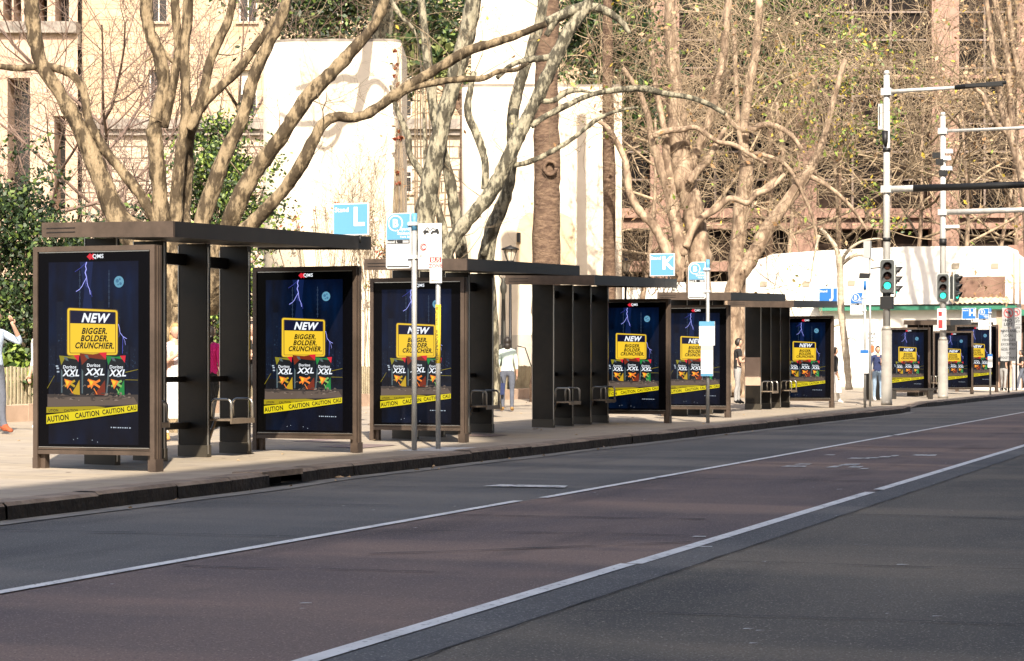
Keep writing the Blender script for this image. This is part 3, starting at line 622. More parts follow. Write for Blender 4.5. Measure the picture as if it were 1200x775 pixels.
def make_screen(parent, seed=1):
    m = MB(); I = IDX; W = 1.11; X0 = 0.185; ZT = 2.25; rnd = random.Random(seed)
    lay = [0]
    def y(k): return 0.02 - 0.0005*k
    U = lambda u: X0+u*W
    V = lambda v: ZT-v*1.97
    P = lambda zx, zy: (U((zx-65)/670), V((zy-90)/1292))          # upper half of the artwork
    Q = lambda zx, zy: (U((zx-65)/670), V((zy+566)/1292))         # lower half
    m.flat([(0.055,0.245),(1.445,0.245),(1.445,2.365),(0.055,2.365)], y(0), 0)
    m.flat([(X0,0.28),(X0+W,0.28),(X0+W,ZT),(X0,ZT)], y(1), I['bg'])
    for k in range(11):                                            # skyline
        a = X0+k*W/11; h = rnd.uniform(0.9, 1.75); 
        if 3 < k < 7: h *= 0.85
        m.flat([(a,0.95),(a+W/11*0.82,0.95),(a+W/11*0.82,0.28+h*1.05),(a,0.28+h*1.05)], y(2), I['tower'])
        for j in range(16):
            wx = a+rnd.uniform(0.008, W/11*0.72); wz = rnd.uniform(1.0, 0.28+h*1.02); s_ = rnd.uniform(0.003,0.007)
            m.flat([(wx,wz),(wx+s_,wz),(wx+s_,wz+s_*1.3),(wx,wz+s_*1.3)], y(3), I['towerlit'])
    m.flat([P(300,90),P(400,90),P(380,300),P(395,430),P(320,430),P(335,300)], y(3), I['glow'])
    for cx in (300, 518):                                          # chains
        for k in range(13):
            zy = 160+k*20.5; a, b = P(cx, zy); w_ = 0.009 if k % 2 else 0.004
            m.flat([(a-w_,b-.013),(a+w_,b-.013),(a+w_,b+.013),(a-w_,b+.013)], y(4), I['chain'])
            if k % 2: m.flat([(a-.003,b-.008),(a+.003,b-.008),(a+.003,b+.008),(a-.003,b+.008)], y(4.5), I['tower'])
    def bolt(pts, w, mi): m.line([P(*p) for p in pts], w, y(6), I[mi]); 
    bolt([(352,92),(343,120),(350,142),(341,165),(352,200)], .012, 'bolt'); bolt([(352,200),(330,238),(318,262),(300,284),(272,300)], .008, 'bolt'); bolt([(352,200),(356,240),(362,262),(374,286),(380,322)], .008, 'bolt')
    bolt([(345,98),(310,130),(265,160)], .004, 'bolt2'); bolt([(350,205),(344,240),(352,270)], .004, 'bolt2'); bolt([(374,286),(385,300),(392,340)], .004, 'bolt2')
    bolt([(587,532),(596,560),(600,592),(622,620),(650,636)], .007, 'bolt'); bolt([(622,620),(636,652),(640,680)], .004, 'bolt'); bolt([(622,622),(620,680),(618,740)], .006, 'bolt2'); bolt([(600,592),(590,625)], .003, 'bolt2')
    a, b = P(592, 235); pts = [(a+.060*math.cos(t*.3142), b+.062*math.sin(t*.3142)) for t in range(20)]; m.flat(pts, y(5), I['moon'])
    for dx, dz, r in ((-.02,.01,.02),(.02,-.02,.016),(.012,.028,.012),(-.01,-.03,.01)): m.flat([(a+dx+r*math.cos(t*.6283), b+dz+r*math.sin(t*.6283)) for t in range(10)], y(6), I['moon2'])
    def rr(pts, r, yy, mi):                                        # rounded quad
        out = []; n = len(pts)
        for i in range(n):
            p = Vector(pts[i]); a = (Vector(pts[i-1])-p).normalized()*r; b = (Vector(pts[(i+1)%n])-p).normalized()*r
            for k in range(5): s = k/4; out.append(tuple(p+a*(1-s)**2+b*s**2))
        m.flat(out, yy, mi)
    rr([P(205,412),P(586,432),P(586,752),P(203,755)], .035, y(8), I['yellow_dark'])
    rr([P(209,416),P(582,437),P(582,748),P(208,751)], .032, y(9), I['yellow'])
    rr([P(222,430),P(571,447),P(571,738),P(224,738)], .018, y(10), I['yellow_dark'])
    rr([P(230,436),P(566,451),P(566,733),P(230,733)], .012, y(11), I['yellow'])
    m.flat([P(230,434),P(566,450),P(566,534),P(230,524)], y(12), I['navy'])
    a, b = P(411, 488); m.text('NEW', a, b, 0.096, y(13), I['white'], 0.28, 0.05, rot=-0.03, sx=1.0)
    for s_, zy, sx_ in (('BIGGER.', 580, 0.97), ('BOLDER.', 632, 0.97), ('CRUNCHIER.', 683, 0.93)):
        a, b = P(410, zy); m.text(s_, a, b, 0.064, y(13), I['ink'], 0.28, 0.05, rot=-0.012, sx=sx_*0.93)
    # ground and rubble
    m.flat([Q(56,372),Q(733,372),Q(733,450),Q(56,468)], y(4), I['rubble2']); m.flat([Q(60,392),Q(700,388),Q(733,440),Q(56,462)], y(5), I['grnd'])
    # packets
    bags = [((147,97),(300,92),(303,378),(156,368),'olive'), ((500,100),(645,97),(636,378),(492,378),'green'), ((304,82),(505,74),(495,380),(312,372),'brown')]
    for k, (tl, tr, br, bl, cn) in enumerate(bags):
        yy = y(14+k*5) if k < 2 else y(24)
        w_ = tr[0]-tl[0]; mx = (tl[0]+tr[0])/2
        m.flat([Q(*tl),Q(mx,tl[1]+7),Q(*tr),Q(tr[0]-8,200),Q(tr[0]-3,300),Q(*br),Q((br[0]+bl[0])/2,br[1]+4),Q(*bl),Q(bl[0]+2,290),Q(tl[0]+12,200)], yy, I['bag'])
        yy -= .0005
        m.flat([Q(*tl),Q(mx,tl[1]+7),Q(*tr),Q(tr[0]-8,128),Q(mx+10,118),Q(mx-30,112),Q(tl[0]+16,165)], yy, I[cn])
        m.flat([Q(br[0],br[1]-2),Q(br[0]-w_*.42,br[1]-8),Q(br[0]-w_*.2,br[1]-60),Q(br[0]-3,br[1]-110)], yy, I[{'olive':'yellow2','green':'green','brown':'brown'}[cn]])
        m.flat([Q(tr[0]-w_*.30,tr[1]+3),Q(*tr),Q(tr[0]-7,tr[1]+52)], yy-.0003, I['red'])
        m.flat([Q(bl[0]+6,bl[1]-6),Q(bl[0]+16,bl[1]-6),Q(tl[0]+26,210),Q(tl[0]+14,190)], yy-.0003, I['shine'])
        m.flat([Q(tl[0]+34,tl[1]+10),Q(tl[0]+60,tl[1]+12),Q(tl[0]+72,tl[1]+40),Q(tl[0]+50,tl[1]+34)], yy-.0003, I['shine'])
        a, b = Q(mx+2, 166 if k == 2 else 178); m.text('Doritos', a, b, .036, yy-.0006, I['white'], 0.1, 0.02)
        a, b = Q(mx+12, 213 if k == 2 else 220); m.text('XXL', a, b, .072, yy-.0009, I['white'], 0.25, 0.04, sx=1.15 if k == 2 else 1.0)
        m.line([Q(mx+8, 246), Q(mx+34, 245)], .010, yy-.0009, I['white2'])
        cx = mx
        for ang in (0.45, -0.5):
            c_, s2 = math.cos(ang), math.sin(ang); pc = Q(cx+5, 295); h_ = .085 if k == 2 else .07; w2_ = .012
            m.flat([(pc[0]-h_*c_+w2_*s2, pc[1]-h_*s2-w2_*c_),(pc[0]+h_*c_+w2_*s2, pc[1]+h_*s2-w2_*c_),(pc[0]+h_*c_-w2_*s2, pc[1]+h_*s2+w2_*c_),(pc[0]-h_*c_-w2_*s2, pc[1]-h_*s2+w2_*c_)], yy-.0006, I['lime' if cn == 'green' else 'yellow2' if cn == 'olive' else 'orange'])
        m.flat([Q(cx-38,262),Q(cx+22,278),Q(cx-14,334)], yy-.0011, I['orange']); m.flat([Q(cx-30,270),Q(cx+2,282),Q(cx-16,312)], yy-.0013, I['yellow'])
        m.line([Q(cx+5,330),Q(cx+18,352),Q(cx+30,372)], .012, yy-.0006, I['orange' if cn != 'green' else 'lime'])
        m.line([Q(bl[0]+14,318),Q(bl[0]+30,305),Q(bl[0]+40,312)], .007, yy-.0006, I['rubble'])
    for k in range(70):
        zx, zy = rnd.uniform(90, 690), rnd.gauss(392, 16); s_ = rnd.uniform(4, 22); zy = min(438, max(366, zy))
        m.flat([Q(zx-s_,zy+rnd.uniform(0,4)),Q(zx+s_,zy+rnd.uniform(-2,6)),Q(zx+s_*.7,zy-rnd.uniform(2,10)),Q(zx-s_*.3,zy-rnd.uniform(4,13))], y(30)-k*.00002, I[rnd.choice(('rubble','rubble2','rubble2','grnd'))])
    for (a, b) in ((122,172),(128,188),(130,212)): 
        p = Q(a+8, b); m.flat([(p[0]-.016,p[1]-.008),(p[0]+.014,p[1]-.008),(p[0]+.014,p[1]+.008),(p[0]-.016,p[1]+.008)], y(6), I['white2'])
    m.line([Q(640,216),Q(733,196)], .006, y(7), I['tape2']); m.line([Q(636,268),Q(733,270)], .005, y(7), I['tape2']); m.line([Q(56,330),Q(110,240)], .005, y(7), I['tape2'])
    # barrier tape
    m.flat([Q(55,464),Q(420,455),Q(500,462),Q(360,492),Q(55,506)], y(36), I['tape2'])
    for s_, zx in (('UTION', 108), ('CAUTION', 240), ('CAUT', 360)): a, b = Q(zx, 487); m.text(s_, a, b, .028, y(37), I['ink'], 0, .03, rot=.03, sx=.95)
    m.flat([Q(55,520),Q(300,490),Q(540,462),Q(734,441),Q(734,488),Q(540,516),Q(300,552),Q(55,585)], y(38), I['tape'])
    for s_, zx, zy, sz in (('AUTION', 142, 542, .062), ('CAUTION', 362, 513, .058), ('CAUTION', 556, 487, .052), ('CAU', 692, 468, .050)):
        a, b = Q(zx, zy); m.text(s_, a, b, sz*.98, y(39), I['ink'], 0, .04, rot=.115, sx=0.80)
    [m.line([Q(532+k*17, 604+k*.3), Q(532+k*17+(9,13,7,12,10)[k%5], 604+k*.3)], .013, y(7), I['white2']) for k in range(9)]
    # maker's mark on the header
    zc = 2.305; m.flat([(.66,zc),(.70,zc+.036),(.725,zc+.02),(.735,zc+.034),(.75,zc+.03),(.735,zc),(.75,zc-.03),(.735,zc-.034),(.725,zc-.02),(.70,zc-.036)], y(2), I['red'])
    m.text('QMS', .80, zc, .044, y(3), I['white'], 0, .025, sx=1.05)
    for _ in range(4): 
        a, b = rnd.uniform(.3,1.2), rnd.uniform(.27,.4); m.flat([(a,b),(a+.008,b),(a+.008,b+.008),(a,b+.008)], y(6), I['white2'])
    return m.build('screen', SC, parent)
def make_panel(loc):
    t = thing('advertising_panel', 'x', 'advertising panel', loc, 0)
    m = MB()                                     # posts, rails
    m.box(0, .055, 0, .16, 0, 2.42); m.box(1.445, 1.5, 0, .16, 0, 2.42)
    m.box(.055, 1.445, 0.0, .15, 2.365, 2.42); m.box(.055, 1.445, 0.005, .15, .17, .215); m.box(.055, 1.445, .012, .03, .222, .243)
    m.box(.055, .115, .06, .15, 0, .168); m.box(1.385, 1.445, .06, .15, 0, .168)
    m.box(-.006, .0, .03, .05, .02, 2.40); m.box(1.5, 1.512, .05, .075, .02, 2.41); m.box(1.5, 1.512, .10, .125, .02, 2.41)
    fr = m.build('frame', 'bronze', t)
    m = MB(); m.box(-.004, .059, -.004, .164, -.02, .13); m.build('foot', 'bronze', t); m = MB(); m.box(1.441, 1.516, -.004, .164, -.02, .13); m.build('foot', 'bronze', t)
    m = MB(); m.box(.0555, 1.4445, .0225, .149, .2155, 2.3645); m.build('cabinet', 'bronze_dark', t)
    m = MB(); m.box(.07, 1.43, .014, .02, 2.352, 2.362); m.build('trim', 'steel', t); m = MB(); m.box(.07, 1.43, .004, .02, .244, .250); m.build('trim', 'steel', t)
    make_screen(t)
    return t
PX = -12.88
panels = [(20.02,1,'nearest advertising panel, standing under the near end of the Stand L shelter'),
          (25.24,1,'second advertising panel from the left, below the Stand L sign'),
          (29.05,1,'third advertising panel from the left, behind the two sign poles'),
          (39.95,1,'advertising panel at the far end of the dark shelter, below the Stand K sign'),
          (44.65,1,'fifth advertising panel, behind the pole with two white timetables'),
          (55.70,1,'advertising panel at the far end of the shelter, just left of the thin pale tree'),
          (74.3,1,'advertising panel between the two traffic signal poles'),
          (82.9,1,'advertising panel just right of the farther traffic signal pole'),
          (88.5,1.14,'farthest advertising panel, behind the Stand H sign')]
base = None
for i, (Y, s, lab) in enumerate(panels):
    x0 = PX if i < 6 else (-11.8, -11.52, -11.3)[i-6]-1.5*s
    if base is None: base = make_panel((x0, Y, 0.155)); o = base
    else:
        o = base.copy(); col.objects.link(o); o.location = (x0, Y, 0.155)
        for ch in [c for c in list(col.objects) if c.parent == base]:
            k = ch.copy(); col.objects.link(k); k.parent = o
    o.scale = (s, s, s); tag(o, lab, 'advertising panel', 'advertising panels along the footpath')

# ------------------------------------------------------------------ shelters
def make_shelter(fin_off, seat_offs, low_panel=False):
    t = thing('bus_shelter', 'x', 'bus shelter', (0,0,0))
    # local: x = 0 at X -11.2 (road edge), y = 0 near end, roof 5.2 long
    m = MB(); zr = 2.58
    m.prism([(-1.62,zr+.03),(0,zr),(0,zr+.17),(-1.62,zr+.19)], 'y', 0, .04, 0); 
    for k in range(2): m.box(-1.56, -1.20, -.006, -.001, zr+.075+k*.045, zr+.085+k*.045, 1)
    m.prism([(-1.60,zr+.06),(-.03,zr+.03),(-.03,zr+.15),(-1.60,zr+.175)], 'y', .042, 5.16, 1)
    m.prism([(-.028,zr),(0.0,zr),(0.0,zr+.17),(-.028,zr+.17)], 'y', .042, 2.58, 1); m.prism([(-.028,zr),(0.0,zr),(0.0,zr+.17),(-.028,zr+.17)], 'y', 2.585, 5.16, 1)
    m.prism([(-1.62,zr+.03),(0,zr),(0,zr+.17),(-1.62,zr+.19)], 'y', 5.162, 5.2, 1)
    m.v = [(a_, b_, c_-.075+.024*b_) for a_, b_, c_ in m.v]; m.build('roof', ['bronze', 'bronze_dark'], t)
    for k in range(4):
        y = fin_off+k*1.08; m = MB(); m.box(-1.66, -1.27, y, y+.10, .16, 2.55+.024*y, 0)
        f = m.build('column', 'fin', t)
        m = MB(); m.box(-1.665, -1.262, y-.006, y+.106, 0, .158); m.build('column_foot', 'fin_base', f)
        m = MB(); m.box(-1.269, -1.255, y+.012, y+.034, .05, 2.58); m.box(-1.66, -1.652, y-.012, y-.002, .18, 2.6); m.build('edge_strip', 'steel', f)
    y0, y1 = fin_off+.1, fin_off+3.24
    m = MB(); m.box(-1.63, -1.55, y0, y1, 2.36, 2.50); m.build('top_beam', 'bronze_dark', t)
    m = MB(); m.box(-1.61, -1.56, y0, y1, .93, 1.0); m.build('back_rail', 'bronze_dark', t)
    m = MB(); m.box(-1.62, -1.50, y0, y1, .36, .44); m.build('seat_beam', 'bronze_dark', t)
    for a in (fin_off+.10, fin_off+2.24):
        m = MB(); b = a+.62
        m.box(-1.30, -.99, a, b, .455, .480, 0); m.box(-.989, -.972, a, b, .42, .482, 0)
        s = m.build('seat', 'seat', t)
        m = MB(); m.tube([(-1.3,a+.2,.45),(-1.45,a+.2,.05)], .02, 6); m.build('seat_strut', 'seat', s)
        for yy in (a+.03, b-.03):
            m = MB(); p = [(-.99,yy,.47),(-.99,yy,.66)]+[(-.99-.06+.06*math.cos(t_*.3927), yy, .66+.06*math.sin(t_*.3927)) for t_ in range(1,4)]+[(-1.05,yy,.72),(-1.20,yy,.72)]+[(-1.20-.06*math.sin(t_*.3927), yy, .66+.06*math.cos(t_*.3927)) for t_ in range(1,5)]+[(-1.26,yy,.47)]
            m.tube(p, .016, 8); m.build('armrest', 'steel', s)
    return t
specs = [(20.1,.95,[.55,2.75],'near bus shelter with the Stand L sign on its roof'),
         (28.7,1.15,[1.3,3.3],'bus shelter whose roof runs behind the pole with the bus zone sign'),
         (34.7,1.5,[.8,2.85],'shaded dark bus shelter with the Stand K sign on its roof'),
         (44.1,1.1,[1.0,3.0],'bus shelter beginning behind the fifth advertising panel, pole with timetables before it'),
         (50.2,1.9,[2.0,3.2],'bus shelter with one pale panelled column, just beyond the black-shirted man'),
         (75.0,1.0,[.8,2.8],'distant bus shelter just right of the nearer traffic signal pole')]
for i, (Y, fo, so_, lab) in enumerate(specs):
    t = make_shelter(fo, so_); t.location = (-11.2, Y, 0.15); tag(t, lab, 'bus shelter', 'bus shelters along the footpath')
    if i == 4:
        m = MB(); y = 1.9; m.box(-1.665, -1.265, y-.012, y-.003, .62, 1.32); m.build('notice', 'stone_pink', t)
        
# ------------------------------------------------------------------ signs and poles
def stand_sign(letter, px, Z, zc, w, h, blue, lab):
    x, y = at(px, Z); t = thing('stand_sign', lab, 'sign', (x, y, zc+.01), 0, 'blue bus stand signs on the shelter roofs')
    m = MB(); m.box(-w/2, w/2, 0, .03, -h/2, h/2, 0); m.flat([(-w/2+.015,-h/2+.015),(w/2-.015,-h/2+.015),(w/2-.015,h/2-.015),(-w/2+.015,h/2-.015)], -.003, 1)
    m.text('Stand', -w*.25, h*.30, h*.15, -.005, 0, 0, .02); m.text(letter, w*.22, h*.08, h*.58, -.005, 0, 0, .04)
    m.build('plate', ['white_sign', blue], t)
    for q_ in (-w*.25, w*.25): m = MB(); m.tube([(q_,.015,-h/2),(q_,.015,-h/2-.10)], .015, 6); m.build('bracket', 'black', t)
stand_sign('L', 411, 27.2, hz(258, 27.2), .50, .41, 'sky_blue', 'pale blue sign with white letter L on the near shelter roof')
stand_sign('K', 776, 41.6, hz(311, 41.6), .50, .44, 'sky_blue', 'pale blue sign with white letter K on the dark shelter roof')
stand_sign('J', 970.5, 56.0, hz(347.5, 56), .50, .43, 'deep_blue', 'deeper blue sign with white letter J above the sixth advertising panel')
stand_sign('H', 1135.5, 80.5, hz(368, 80.5), .52, .42, 'deep_blue', 'deep blue sign with white letter H beyond the second signal pole')
def stop_pole(px, Z, ztop, blue, lab, letter, sgn=True, sw=.36, sh=.76, zs=None, tt=None, ps=1.0):
    x, y = at(px, Z); t = thing('bus_stop_pole', lab, 'bus stop pole', (x, y, .152), 0, 'bus stop poles near the kerb')
    H = ztop-.152
    m = MB(); m.cyl(0, 0, 0, H, .036*ps, n=12); m.build('pole', 'galv', t)
    m = MB(); m.cyl(0, 0, H-.22, H+.01, .039*ps, n=12); m.build('cap', blue, t)
    zc = (zs if zs else ztop-.45)-.152; w, h = sw, sh; xo = -.045-w
    # plate: rounded top-left corner
    out = [(xo,zc-h/2+.02),(xo+.02,zc-h/2),(xo+w-.02,zc-h/2),(xo+w,zc-h/2+.02),(xo+w,zc+h/2-.01),(xo+w-.01,zc+h/2),(xo+.13,zc+h/2)]+[(xo+.13-.13*math.sin(k*.2618), zc+h/2-.13+.13*math.cos(k*.2618)) for k in range(1,6)]+[(xo,zc+h/2-.13)]
    m = MB(); m.prism(out, 'y', -.012, .012, 0)
    zmid = zc+h*.02
    inn = [(xo+.012,zmid),(xo+w-.012,zmid),(xo+w-.012,zc+h/2-.012),(xo+.13,zc+h/2-.012)]+[(xo+.13-.118*math.sin(k*.2618), zc+h/2-.13+.118*math.cos(k*.2618)) for k in range(1,6)]+[(xo+.012,zc+h/2-.13)]
    m.flat(inn, -.0145, 1)
    cx, cz = xo+.14, zc+h/2-.135
    ring = lambda r: [(cx+r*math.cos(k*.2618), cz+r*math.sin(k*.2618)) for k in range(24)]
    m.flat(ring(.108), -.017, 0); m.flat(ring(.092), -.019, 1); m.text('B', cx, cz, .105, -.021, 0, 0, .05)
    m.text('Wynyard', xo+w-.018, zmid+.135, .042, -.017, 0, 0, .03, 'RIGHT'); m.text('Station', xo+w-.018, zmid+.085, .042, -.017, 0, 0, .03, 'RIGHT'); m.text('York St', xo+w-.018, zmid+.035, .03, -.017, 0, 0, .03, 'RIGHT')
    m.flat([(xo+.015,zmid-.055),(xo+w-.015,zmid-.055),(xo+w-.015,zmid-.003),(xo+.015,zmid-.003)], -.0145, 2); m.text('Stand '+letter, xo+.09, zmid-.028, .036, -.017, 0, 0, .03)
    m.flat([(xo+w*.68,zmid-.045),(xo+w-.03,zmid-.045),(xo+w-.03,zmid-.012),(xo+w*.68,zmid-.012)], -.017, 3)
    m.text('All routes only', xo+.13, zmid-.17, .03, -.0145, 3, 0, .0)
    m.flat([(xo+.015,zc-h/2+.018),(xo+w-.02,zc-h/2+.018),(xo+w-.02,zc-h/2+.034),(xo+.015,zc-h/2+.034)], -.0145, 2)
    m.build('sign_plate', ['white_sign', blue, 'black_ink', 'grey_ink'], t)
    m = MB()
    for z in (zc+h*.30, zc-h*.30): m.box(-.075, .045, -.044, .044, z-.022, z+.022)
    m.build('clamp', 'white_sign', t)
    if tt:
        for k, (zc2, w2_, h2_) in enumerate(tt):
            zc2 -= .152; m = MB(); m.box(-w2_/2, w2_/2, -.075, -.045, zc2-h2_/2, zc2+h2_/2, 0); m.flat([(-w2_/2,zc2+h2_/2-.09),(w2_/2,zc2+h2_/2-.09),(w2_/2,zc2+h2_/2),(-w2_/2,zc2+h2_/2)], -.078, 1 if k == 0 else 2)
            if k == 1: m.flat([(-w2_/2,zc2-h2_/2),(w2_/2,zc2-h2_/2),(w2_/2,zc2-h2_/2+.05),(-w2_/2,zc2-h2_/2+.05)], -.078, 1)
            for q_ in range(7): z = zc2+h2_/2-.14-q_*h2_*.09; m.flat([(-w2_*.4,z),(w2_*.36,z),(w2_*.36,z+.008),(-w2_*.4,z+.008)], -.078, 3)
            m.build('timetable', ['white_sign', blue, 'grey_ink', 'grey_sign'], t)
    return t
stop_pole(485.5, 28.4, hz(251, 28.4), 'sky_blue', 'pale bus stop pole with rounded blue and white sign, between two advertising panels', 'L', zs=hz(282, 28.4), sh=.74, tt=None)
stop_pole(829.5, 41.7, hz(305, 41.7), 'sky_blue', 'bus stop pole carrying two white timetables before the fifth advertising panel', 'K', zs=hz(328.5, 41.7), sw=.35, sh=.72, tt=((hz(391,41.7), .31, .47), (hz(423,41.7), .24, .60)))
stop_pole(1013.5, 56.5, hz(330, 56.5), 'deep_blue', 'bus stop pole with narrow white timetable left of the nearer signal pole', 'J', zs=hz(356, 56.5), sw=.34, sh=.60, tt=((hz(424,56.5), .22, .62),))
stop_pole(1160.5, 80.0, hz(362, 80), 'deep_blue', 'dark bus stop pole at the farthest stop with narrow timetable', 'H', zs=hz(374, 80), sw=.40, sh=.80, tt=((hz(423,80), .17, .50),))
# parking control sign
x, y = at(513.5, 28.9); t = thing('parking_sign', 'grey pole with white clearway and bus zone signs, yellow band of letters on it', 'sign', (x, y, .152), 0)
zt = hz(262, 28.9)-.152
m = MB(); m.cyl(0, 0, 0, zt+.0, .034, n=12); m.build('pole', 'galv', t)
m = MB(); w, h = .34, .62; zc = zt-.31; xo = -.27
m.box(xo, xo+w, -.055, -.045, zc-h/2, zc+h/2, 0)
# tow truck pictogram
bx, bz = xo+.05, zt-.13
for a in ((.03,.0,.11,.035),(.14,.0,.26,.03),(.20,.03,.25,.055)): m.flat([(bx+a[0],bz+a[1]),(bx+a[2],bz+a[1]),(bx+a[2]-.01,bz+a[3]),(bx+a[0]+.015,bz+a[3])], -.058, 1)
m.line([(bx+.02,bz+.01),(bx+.09,bz+.075),(bx+.12,bz+.03)], .014, -.058, 1); m.line([(bx+.13,bz+.03),(bx+.17,bz+.07),(bx+.21,bz+.03)], .012, -.058, 1)
for cx in (.05,.15,.24): m.flat([(bx+cx+.017*math.cos(k*.785), bz-.005+.017*math.sin(k*.785)) for k in range(8)], -.059, 1)
cx, cz = xo+.075, zc-.01
m.flat([(cx+.05*math.cos(k*.3927), cz+.05*math.sin(k*.3927)) for k in range(16)], -.058, 2); m.flat([(cx+.04*math.cos(k*.3927), cz+.04*math.sin(k*.3927)) for k in range(16)], -.060, 0); m.text('C', cx, cz, .07, -.062, 2, 0, .03)
m.line([(xo+.02,zc-.13),(xo+.06,zc-.13)], .012, -.058, 1); m.line([(xo+w-.06,zc-.14),(xo+w-.02,zc-.14)], .012, -.058, 1)
for zz, ww in ((zc+.07,.10),(zc+.04,.06),(zc-.07,.12)): m.line([(xo+.16,zz),(xo+.16+ww,zz)], .008, -.058, 3)
m.build('clearway_plate', ['white_sign', 'black_ink', 'red_ink', 'grey_ink'], t)
m = MB(); zb = zt-.62; m.box(-.10, .075, -.060, -.048, zb-.19, zb+.17, 0)
m.flat([(-.095,zb+.09),(.07,zb+.09),(.07,zb+.16),(-.095,zb+.16)], -.063, 1); m.text('BUS', -.012, zb+.125, .055, -.065, 0, 0, .02); m.text('ZONE', -.012, zb+.045, .050, -.063, 1, 0, .02); m.line([(-.08,zb-.15),(.06,zb-.15)], .008, -.063, 1)
m.build('bus_zone_plate', ['white_sign', 'red_ink'], t)
m = MB(); z1, z2 = hz(357, 28.9)-.152, hz(426, 28.9)-.152; m.cyl(0, 0, z2, z1, .0365, n=12); m.build('yellow_band', 'yellow', t)
m = MB()
for k, ch in enumerate('BUSES EXCEPTED'):
    if ch != ' ':
        z = z1-.05-k*.052; m.text(ch, 0, z, .042, -.038, 0, 0, .02)
m.build('lettering', 'black_ink', t)

# traffic signals
def signal_head(parent_name, lab, x, y, zc, rz, grp='traffic signal heads', sc_=1.0):
    t = thing(parent_name, lab, 'traffic light', (x, y, zc), rz, grp)
    w, h = .42*sc_, .95*sc_
    def rrect(w, h, r): 
        p = []
        for cx, cz, a0 in ((w/2-r,h/2-r,0),(-w/2+r,h/2-r,90),(-w/2+r,-h/2+r,180),(w/2-r,-h/2+r,270)):
            for k in range(5): a = R(a0+k*22.5); p.append((cx+r*math.cos(a), cz+r*math.sin(a)))
        return p
    m = MB(); m.prism(rrect(w, h, .08), 'y', 0, .03, 0); m.build('rim', 'sig_rim', t)
    m = MB(); m.prism(rrect(w-.045, h-.045, .07), 'y', -.03, -.002, 0); m.build('backboard', 'sig_grey', t)
    m = MB(); m.box(-.12*sc_, .12*sc_, .032, .18, -.38*sc_, .38*sc_); m.build('housing', 'sig_grey', t)
    for k, mt in enumerate(('lens_off','lens_off','green_lamp')):
        z = (.27-k*.27)*sc_; r = .10*sc_
        m = MB(); m.sphere((0,-.032,z), r, 16, 0, (1,.35,1)); m.build('lamp', mt, t)
        m = MB(); n = 12                    # visor: open hood
        vs = []; 
        for yy in (-.03, -.22):
            for rr_ in (r+.012, r+.022):
                for i in range(n+1): a = R(-20+220*i/n); vs.append((rr_*math.cos(a), yy if yy > -.1 else yy+.10*(1-max(0,math.sin(a))), z+rr_*math.sin(a)))
        q_ = n+1; fs = []
        for i in range(n): fs += [(i,i+1,2*q_+i+1,2*q_+i),(q_+i+1,q_+i,3*q_+i,3*q_+i+1),(2*q_+i,2*q_+i+1,3*q_+i+1,3*q_+i)]
        m.add(vs, fs, 0, True); m.build('visor', 'black', t)
    return t
def signal_pole(px, Z, lab, ztop, wide_top, r0, r1, arms, extras):
    x, y = at(px, Z); t = thing('signal_pole', lab, 'signal pole', (x, y, .15), 0, 'traffic signal mast poles')
    m = MB(); m.tube([(0,0,0),(0,0,.12),(0,0,.121),(0,0,wide_top)], [r0*1.05,r0*1.05,r0,r0*.96], 20); m.cyl(0,0,wide_top,wide_top+.12,r0*.96,r1*1.1,20); m.build('base', 'pole_base', t)
    m = MB(); m.tube([(0,0,wide_top),(0,0,ztop)], [r1*1.06, r1*.9], 18); m.cyl(0,0,ztop,ztop+.12,r1*.95,r1*.7,18); m.build('pole', 'pole_white', t)
    for (z, length, ra, tip) in arms:
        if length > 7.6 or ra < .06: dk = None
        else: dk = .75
        m = MB(); m.tube([(0,-.0,z),(.74,0,z+.004),(.75,0,z+.004)] if dk else [(0,-.0,z),(length*.4,0,z+.02),(length,0,z+.04)], [ra*1.15, ra*1.1, ra*1.1] if dk else [ra*1.15, ra, ra*.8], 10); m.box(-r1*1.5, r1*1.5, -r1*1.5, r1*1.5, z-.10, z+.10)
        a = m.build('arm', 'pole_white', t)
        if dk: m = MB(); m.tube([(dk+.002,0,z+.004),(length*.5,0,z+.02),(length,0,z+.04)], [ra*1.2, ra*1.1, ra*.9], 10); m.build('dark_outer_arm', 'black', a)  # outer length of the arm coloured black, beyond the pale inner stretch
        if tip: m = MB(); m.tube([(length-.1,0,z+.04),(length+1.3,0,z+.12)], [.07,.05], 8); m.box(length+.2, length+1.2, -.12, .12, z+.03, z+.12); m.build('luminaire', 'black', a)
    return t
Z1 = 59.9
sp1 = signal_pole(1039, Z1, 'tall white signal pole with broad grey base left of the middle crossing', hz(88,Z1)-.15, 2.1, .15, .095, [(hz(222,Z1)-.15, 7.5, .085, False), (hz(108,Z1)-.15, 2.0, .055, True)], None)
m = MB(); z0, z1 = hz(152,Z1)-.15, hz(122,Z1)-.15; m.box(-.22,-.10,-.12,.10,z0,z1,0); m.build('control_box', 'pole_white', sp1)
m = MB(); m.box(-.185,-.165,-.135,-.121,z0+.1,z1-.08); m.build('box_slot', 'black', sp1)
m = MB(); m.tube([(-.03,-.1,z0-.05),(-.02,-.13,z0-.35),(.0,-.1,z0-.5)], [.09,.08,.03], 10); m.build('bracket', 'black', sp1)
for py in (281, 176, 345): m = MB(); z = hz(py,Z1)-.15; m.cyl(0,0,z-.05,z+.05,.115,n=16); m.build('strap', 'black', sp1)
m = MB(); z = hz(352,Z1)-.15; m.box(-.16,.18,-.14,.14,z-.25,z+.1); m.build('mounting', 'black', sp1)
x, y = at(1041, Z1)
signal_head('traffic_light', 'green traffic light facing the camera on the nearer signal pole', x+.0, y-.16, hz(324,Z1), R(12))
